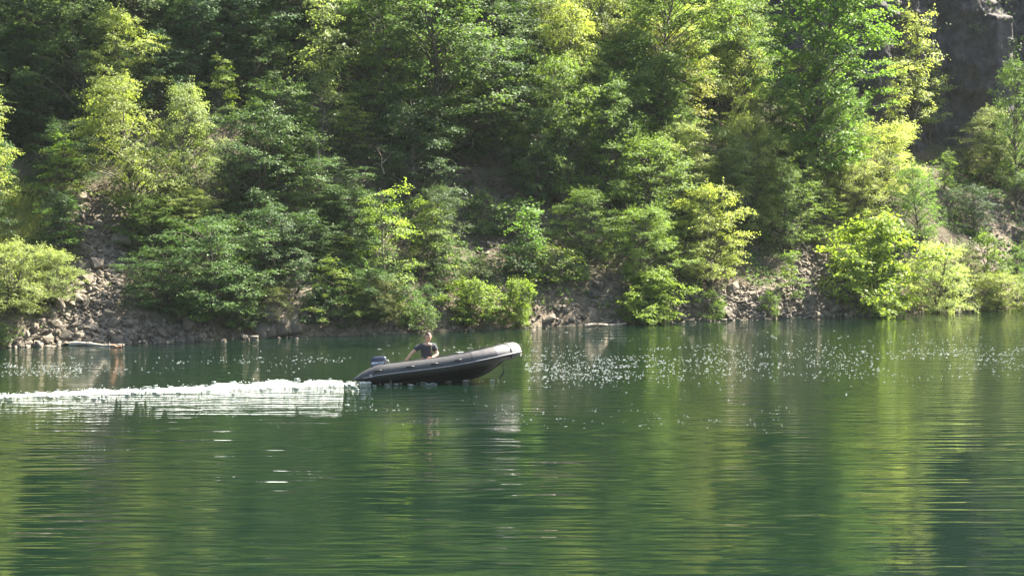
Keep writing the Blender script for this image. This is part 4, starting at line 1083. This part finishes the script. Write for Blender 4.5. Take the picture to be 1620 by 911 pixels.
def person():
    root = empty('person'); tag(root, 'man in a dark t-shirt sitting in the boat, one hand steering the motor', 'person')
    # local frame: x = boat forward, y = away from the viewer, z up, origin at the seat. Chest turned to the viewer and a little forward.
    J = {'pel': (0, .02, .10), 'bel': (0.0, .0, .27), 'che': (-.01, -.03, .45), 'upc': (-.01, -.035, .54), 'nk': (.01, -.04, .63), 'hd': (.02, -.05, .71),
         'ls': (.17, -.0, .55), 'le': (.275, -.10, .33), 'lw': (.10, -.27, .25),
         'rs': (-.19, -.03, .54), 're': (-.40, -.10, .36), 'rw': (-.575, -.12, .13),
         'lh': (.10, -.02, .09), 'lk': (.26, -.36, .22), 'la': (.30, -.16, -.06), 'lt': (.34, -.26, -.09),
         'rh': (-.10, -.02, .09), 'rk': (-.02, -.40, .18), 'ra': (.06, -.18, -.06), 'rt': (.10, -.28, -.09)}
    ks = list(J); E = [('pel', 'bel'), ('bel', 'che'), ('che', 'upc'), ('upc', 'nk'), ('nk', 'hd'), ('upc', 'ls'), ('ls', 'le'), ('le', 'lw'), ('upc', 'rs'), ('rs', 're'), ('re', 'rw'),
        ('pel', 'lh'), ('lh', 'lk'), ('lk', 'la'), ('la', 'lt'), ('pel', 'rh'), ('rh', 'rk'), ('rk', 'ra'), ('ra', 'rt')]
    Rd = {'pel': (.15, .11), 'bel': (.145, .105), 'che': (.155, .105), 'upc': (.12, .085), 'nk': .055, 'hd': .05, 'ls': .06, 'le': .043, 'lw': .03, 'rs': .06, 're': .043, 'rw': .03,
          'lh': .085, 'lk': .062, 'la': .042, 'lt': .035, 'rh': .085, 'rk': .062, 'ra': .042, 'rt': .035}
    body = skin_body('body', [J[k] for k in ks], [(ks.index(a), ks.index(b)) for a, b in E], [Rd[k] for k in ks], 'skin', 2, 0)
    me_list = [body]
    # hands: palm plus five fingers each, one skinned chain per finger rooted inside the palm
    def hand(wr, fwd, nrm, thumb_side, curl):
        wr, fwd, nrm = Vector(wr), Vector(fwd).normalized(), Vector(nrm).normalized(); sd = fwd.cross(nrm).normalized()*thumb_side; out = []
        pv = [wr, wr+fwd*.045, wr+fwd*.085]
        out.append(skin_body('h', [tuple(v) for v in pv], [(0, 1), (1, 2)], [.027, (.040, .018), (.038, .016)], 'skin', 1))
        for k, (off, ln) in enumerate(((.030, .072), (.010, .080), (-.011, .075), (-.031, .058))):
            b = wr+fwd*.075+sd*off; a = curl; p = [b]; d = fwd.copy()
            for sgm in (.42, .32, .26):
                d = (fwd*math.cos(a)-nrm*math.sin(a)).normalized(); p.append(p[-1]+d*ln*sgm); a += curl
            out.append(skin_body('h', [tuple(v) for v in p], [(0, 1), (1, 2), (2, 3)], [.0095, .009, .0085, .007], 'skin', 1))
        b = wr+fwd*.03+sd*.028; p = [b, b+(fwd*.5+sd*.8-nrm*.2).normalized()*.035, b+(fwd*.8+sd*.6-nrm*.5).normalized()*.065]
        out.append(skin_body('h', [tuple(v) for v in p], [(0, 1), (1, 2)], [.012, .011, .009], 'skin', 1)); return out
    me_list += hand(J['lw'], (-.75, -.15, .02), (.0, -.5, .85), 1, .45)
    me_list += hand(J['rw'], (-.5, -.1, -.6), (-.6, -.2, .6), -1, .75)
    bm = bmesh.new()
    for q in me_list: bm.from_mesh(q)
    hv, hq = head_mesh(); a = -math.pi/2+.42; R = np.array([[math.cos(a), -math.sin(a), 0], [math.sin(a), math.cos(a), 0], [0, 0, 1]])
    hc = np.array([.03, -.065, .765]); S = hv@R.T + hc
    vs = [bm.verts.new(v) for v in S]
    for f in hq:
        try: bm.faces.new([vs[i] for i in dict.fromkeys(int(t) for t in f)])
        except Exception: pass
    # ears
    for sg in (1, -1):
        e = bmesh.ops.create_icosphere(bm, subdivisions=2, radius=1)
        for v in e['verts']: v.co = Vector(R@np.array([v.co.x*.018-.008, v.co.y*.009+sg*.077, v.co.z*.032-.005])+hc)
    for f in bm.faces: f.smooth = True
    me = bpy.data.meshes.new('body'); bm.to_mesh(me); bm.free(); me.materials.append(MAT['skin']); obj('body', me, root)
    def on_head(name, fn, mat):
        V = hv.copy(); keep = fn(V); Vn = V.copy(); L = np.linalg.norm(V, axis=1)[:, None]
        Vn = V*(1+.10) + np.array([-.004, 0, .004]); fq = hq[np.all(keep[hq], axis=1)]
        W = Vn + (fbm(V[:, 0]*90, V[:, 1]*90+V[:, 2]*60, 3, 2)*.006)[:, None]*V/L
        me = mesh_np(name, W@R.T+hc, fq, MAT[mat], smooth=True); return obj(name, me, root)
    on_head('hair', lambda V: (V[:, 2] > .055+.0*V[:, 0]) | ((V[:, 0] < .012) & (V[:, 2] > -.055) & ~((np.abs(V[:, 1]) > .066) & (V[:, 0] > -.02) & (V[:, 2] < .02))) & (V[:, 0] < .03), 'hair')
    def blob(name, locs, rad, mat, par=root):
        bm = bmesh.new()
        for l in locs:
            e = bmesh.ops.create_icosphere(bm, subdivisions=2, radius=1)
            for v in e['verts']: v.co = Vector(R@(np.array(l)+np.array([v.co.x*rad[0], v.co.y*rad[1], v.co.z*rad[2]]))+hc)
        me = bpy.data.meshes.new(name); bm.to_mesh(me); bm.free(); me.materials.append(MAT[mat]); return obj(name, me, par)
    blob('eye', [(.086, .030, .010)], (.010, .013, .007), 'eye'); blob('eye', [(.086, -.030, .010)], (.010, .013, .007), 'eye')
    blob('eyebrow', [(.094, .031, .032)], (.006, .018, .004), 'hair'); blob('eyebrow', [(.094, -.031, .032)], (.006, .018, .004), 'hair')
    blob('mouth', [(.095, 0, -.062)], (.006, .022, .004), 'lips')
    # t-shirt: torso and upper sleeves, a shell just outside the body; shorts likewise
    sh = [(0, .015, .10), (0, 0, .27), (-.01, -.03, .45), (-.01, -.035, .555), (.17, 0, .552), (.245, -.07, .395), (-.19, -.03, .542), (-.325, -.078, .425)]
    skin_body('t_shirt', sh, [(0, 1), (1, 2), (2, 3), (3, 4), (4, 5), (3, 6), (6, 7)], [(.165, .128), (.160, .122), (.170, .122), (.130, .098), .082, .078, .082, .078], 'shirt', 2, 0, root)
    sr = [J['pel'], (.10, -.02, .085), (.21, -.25, .18), (-.10, -.02, .085), (-.045, -.28, .155)]
    skin_body('shorts', [tuple(v) for v in sr], [(0, 1), (1, 2), (0, 3), (3, 4)], [(.165, .125), .105, .09, .105, .09], 'shorts', 2, 0, root)
    # thin strap / collar opening
    m = Mesh(); c = np.array(J['nk'])+[0, 0, -.035]; a = np.linspace(0, 2*math.pi, 15)
    m.tube(np.stack([c[0]+.073*np.cos(a), c[1]+.064*np.sin(a), c[2]+.012*np.sin(a)], 1), .009, 5); obj('collar', m.build('collar', MAT['shirt'], True), root)
    m = Mesh(); m.tube(np.array([(.085, -.135, .60), (.10, -.165, .50), (.095, -.165, .40), (.085, -.155, .34)]), [.013, .014, .014, .012], 5); obj('strap', m.build('strap', MAT['strap'], True), root)
    return root

BR, BOX = boat(); MR = outboard(); PR = person()
d0 = ray(690, 600.5); bp = np.array(d0)*(-CAMH/d0[2])
stern = Vector((bp[0]-2.20, bp[1]-.55, .16))
MB = Matrix.Translation(stern) @ Matrix.Rotation(math.radians(7), 4, 'Z') @ Matrix.Rotation(math.radians(-6.3), 4, 'Y') @ Matrix.Rotation(math.radians(-6), 4, 'X')
BR.matrix_world = MB @ Matrix.Diagonal((1.035, 1, 1, 1))
MR.matrix_world = MB @ Matrix.Translation((.70, 0, .12)) @ Matrix.Rotation(math.radians(3), 4, 'Y')
PR.matrix_world = MB @ Matrix.Translation((1.98, -.12, .01)) @ Matrix.Scale(1.05, 4) @ Matrix.Rotation(math.radians(7), 4, 'Y') @ Matrix.Rotation(math.radians(6), 4, 'X')

# ------------------------------------------------------------------ wake foam, and white flecks for sun glints
def wake():
    def wp(px_, py_):
        d = ray(px_, py_); return np.array(d[:2])*(-CAMH/d[2])
    cx = [wp(790, 601), wp(700, 603), wp(620, 604), wp(540, 607), wp(400, 612), (wp(200, 619)), wp(0, 626), wp(-300, 634), wp(-700, 640)]
    cx = np.array(cx); seg = np.concatenate([[0], np.cumsum(np.linalg.norm(np.diff(cx, axis=0), axis=1))])
    Lt = seg[-1]; a = np.arange(0, Lt, .05); X = np.interp(a, seg, cx[:, 0]); Y = np.interp(a, seg, cx[:, 1])
    pxs = project(np.stack([X, Y, X*0], 1))[0]
    hw = np.interp(pxs, [-700, 0, 130, 300, 450, 545, 570, 640, 790], [.40, .36, .38, .42, .36, .20, .12, .10, .06])
    hh = np.interp(pxs, [-700, 0, 90, 160, 230, 300, 370, 430, 480, 520, 538, 548, 600, 800], [.02, .02, .04, .10, .04, .07, .13, .15, .12, .14, .06, .04, .03, .02])
    v = np.linspace(-1, 1, 61); A, B = np.meshgrid(np.arange(len(a)), v, indexing='ij')
    t = np.stack([np.gradient(X), np.gradient(Y)], 1); t /= np.linalg.norm(t, axis=1)[:, None]
    nx, ny = -t[:, 1], t[:, 0]
    XX = X[A] + nx[A]*B*hw[A]; YY = Y[A] + ny[A]*B*hw[A]
    prof = (1-np.abs(B)**1.7)
    nz = fbm(XX*1.3, YY*2.5, 61, 5); nz2 = fbm(XX*7, YY*9, 66, 4)
    nz3 = fbm(XX*16, YY*16, 69, 3)
    Z = hh[A]*(prof*(.9+.9*nz)) + .06*nz2*(.35+prof) + .03*nz3 - .022 - .05*(1-prof)
    me = mesh_np('wake_foam', np.stack([XX.ravel(), YY.ravel(), Z.ravel()], 1), (lambda ix: np.stack([ix[:-1, :-1], ix[1:, :-1], ix[1:, 1:], ix[:-1, 1:]], -1).reshape(-1, 4))(np.arange(A.size).reshape(A.shape)), MAT['foam'], smooth=True)
    tag(obj('wake_foam', me), 'white churned foam trail behind the boat', 'wake foam', kind='stuff')
    # droplets thrown above the wake and shreds of foam floating round it
    ico = bmesh.new(); bmesh.ops.create_icosphere(ico, subdivisions=1, radius=1); iv = np.array([v_.co[:] for v_ in ico.verts]); ico.verts.index_update()
    fi = np.array([[v_.index for v_ in f.verts] for f in ico.faces]); ico.free()
    VV, FF, off = [], [], 0
    def drop(p, s):
        nonlocal off
        VV.append(iv*s+p); FF.append(fi+off); off += len(iv)
    for _ in range(1100):
        i = int(rr.integers(0, len(a))); q = rr.normal(0, .62)
        if pxs[i] > 700 or pxs[i] < -60: continue
        base = np.array([X[i]+nx[i]*q*hw[i], Y[i]+ny[i]*q*hw[i], 0])
        up = rr.uniform() < .55
        if up: drop(base+[0, 0, hh[i]*max(0, 1-q*q)*.95+rr.exponential(.02)], np.array([1, 1, .9])*rr.uniform(.006, .016))
        else: drop(base*[1, 1, 0]+[nx[i]*rr.normal(0, .35), ny[i]*rr.normal(0, .6), .004], np.array([rr.uniform(.02, .10), rr.uniform(.02, .06), .008]))
    o = obj('spray', mesh_np('spray', np.vstack(VV), np.vstack(FF), MAT['foam'], smooth=True)); tag(o, 'flying droplets and loose shreds of foam around the wake', 'spray', kind='stuff')
wake()
def flecks():  # sun glints modelled as white flecks in the foam material
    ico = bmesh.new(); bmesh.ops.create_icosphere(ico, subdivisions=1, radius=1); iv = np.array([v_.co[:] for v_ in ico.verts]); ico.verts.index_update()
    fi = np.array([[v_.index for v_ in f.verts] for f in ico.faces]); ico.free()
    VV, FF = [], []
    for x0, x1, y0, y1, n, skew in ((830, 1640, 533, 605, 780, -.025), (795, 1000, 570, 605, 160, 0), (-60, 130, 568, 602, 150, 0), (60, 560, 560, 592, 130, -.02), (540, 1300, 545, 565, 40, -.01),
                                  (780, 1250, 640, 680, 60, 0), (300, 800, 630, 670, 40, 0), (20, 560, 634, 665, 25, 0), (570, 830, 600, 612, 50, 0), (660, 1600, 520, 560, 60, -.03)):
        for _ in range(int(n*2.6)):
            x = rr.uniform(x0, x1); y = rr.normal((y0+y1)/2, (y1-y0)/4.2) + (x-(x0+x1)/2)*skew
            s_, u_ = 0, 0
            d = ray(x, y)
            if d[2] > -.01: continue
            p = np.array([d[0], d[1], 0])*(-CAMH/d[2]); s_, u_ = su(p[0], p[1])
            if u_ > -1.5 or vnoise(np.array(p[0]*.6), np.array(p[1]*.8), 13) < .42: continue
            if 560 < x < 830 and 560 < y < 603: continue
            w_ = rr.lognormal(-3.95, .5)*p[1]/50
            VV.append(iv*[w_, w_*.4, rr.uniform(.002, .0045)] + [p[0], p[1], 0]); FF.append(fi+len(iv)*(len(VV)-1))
    o = obj('sun_glint_flecks', mesh_np('sun_glint_flecks', np.vstack(VV), np.vstack(FF), MAT['foam'], smooth=True))
    tag(o, 'small white flecks standing in for sun glints on the wind-ruffled water', 'painted sun glints', kind='stuff')
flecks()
haze()
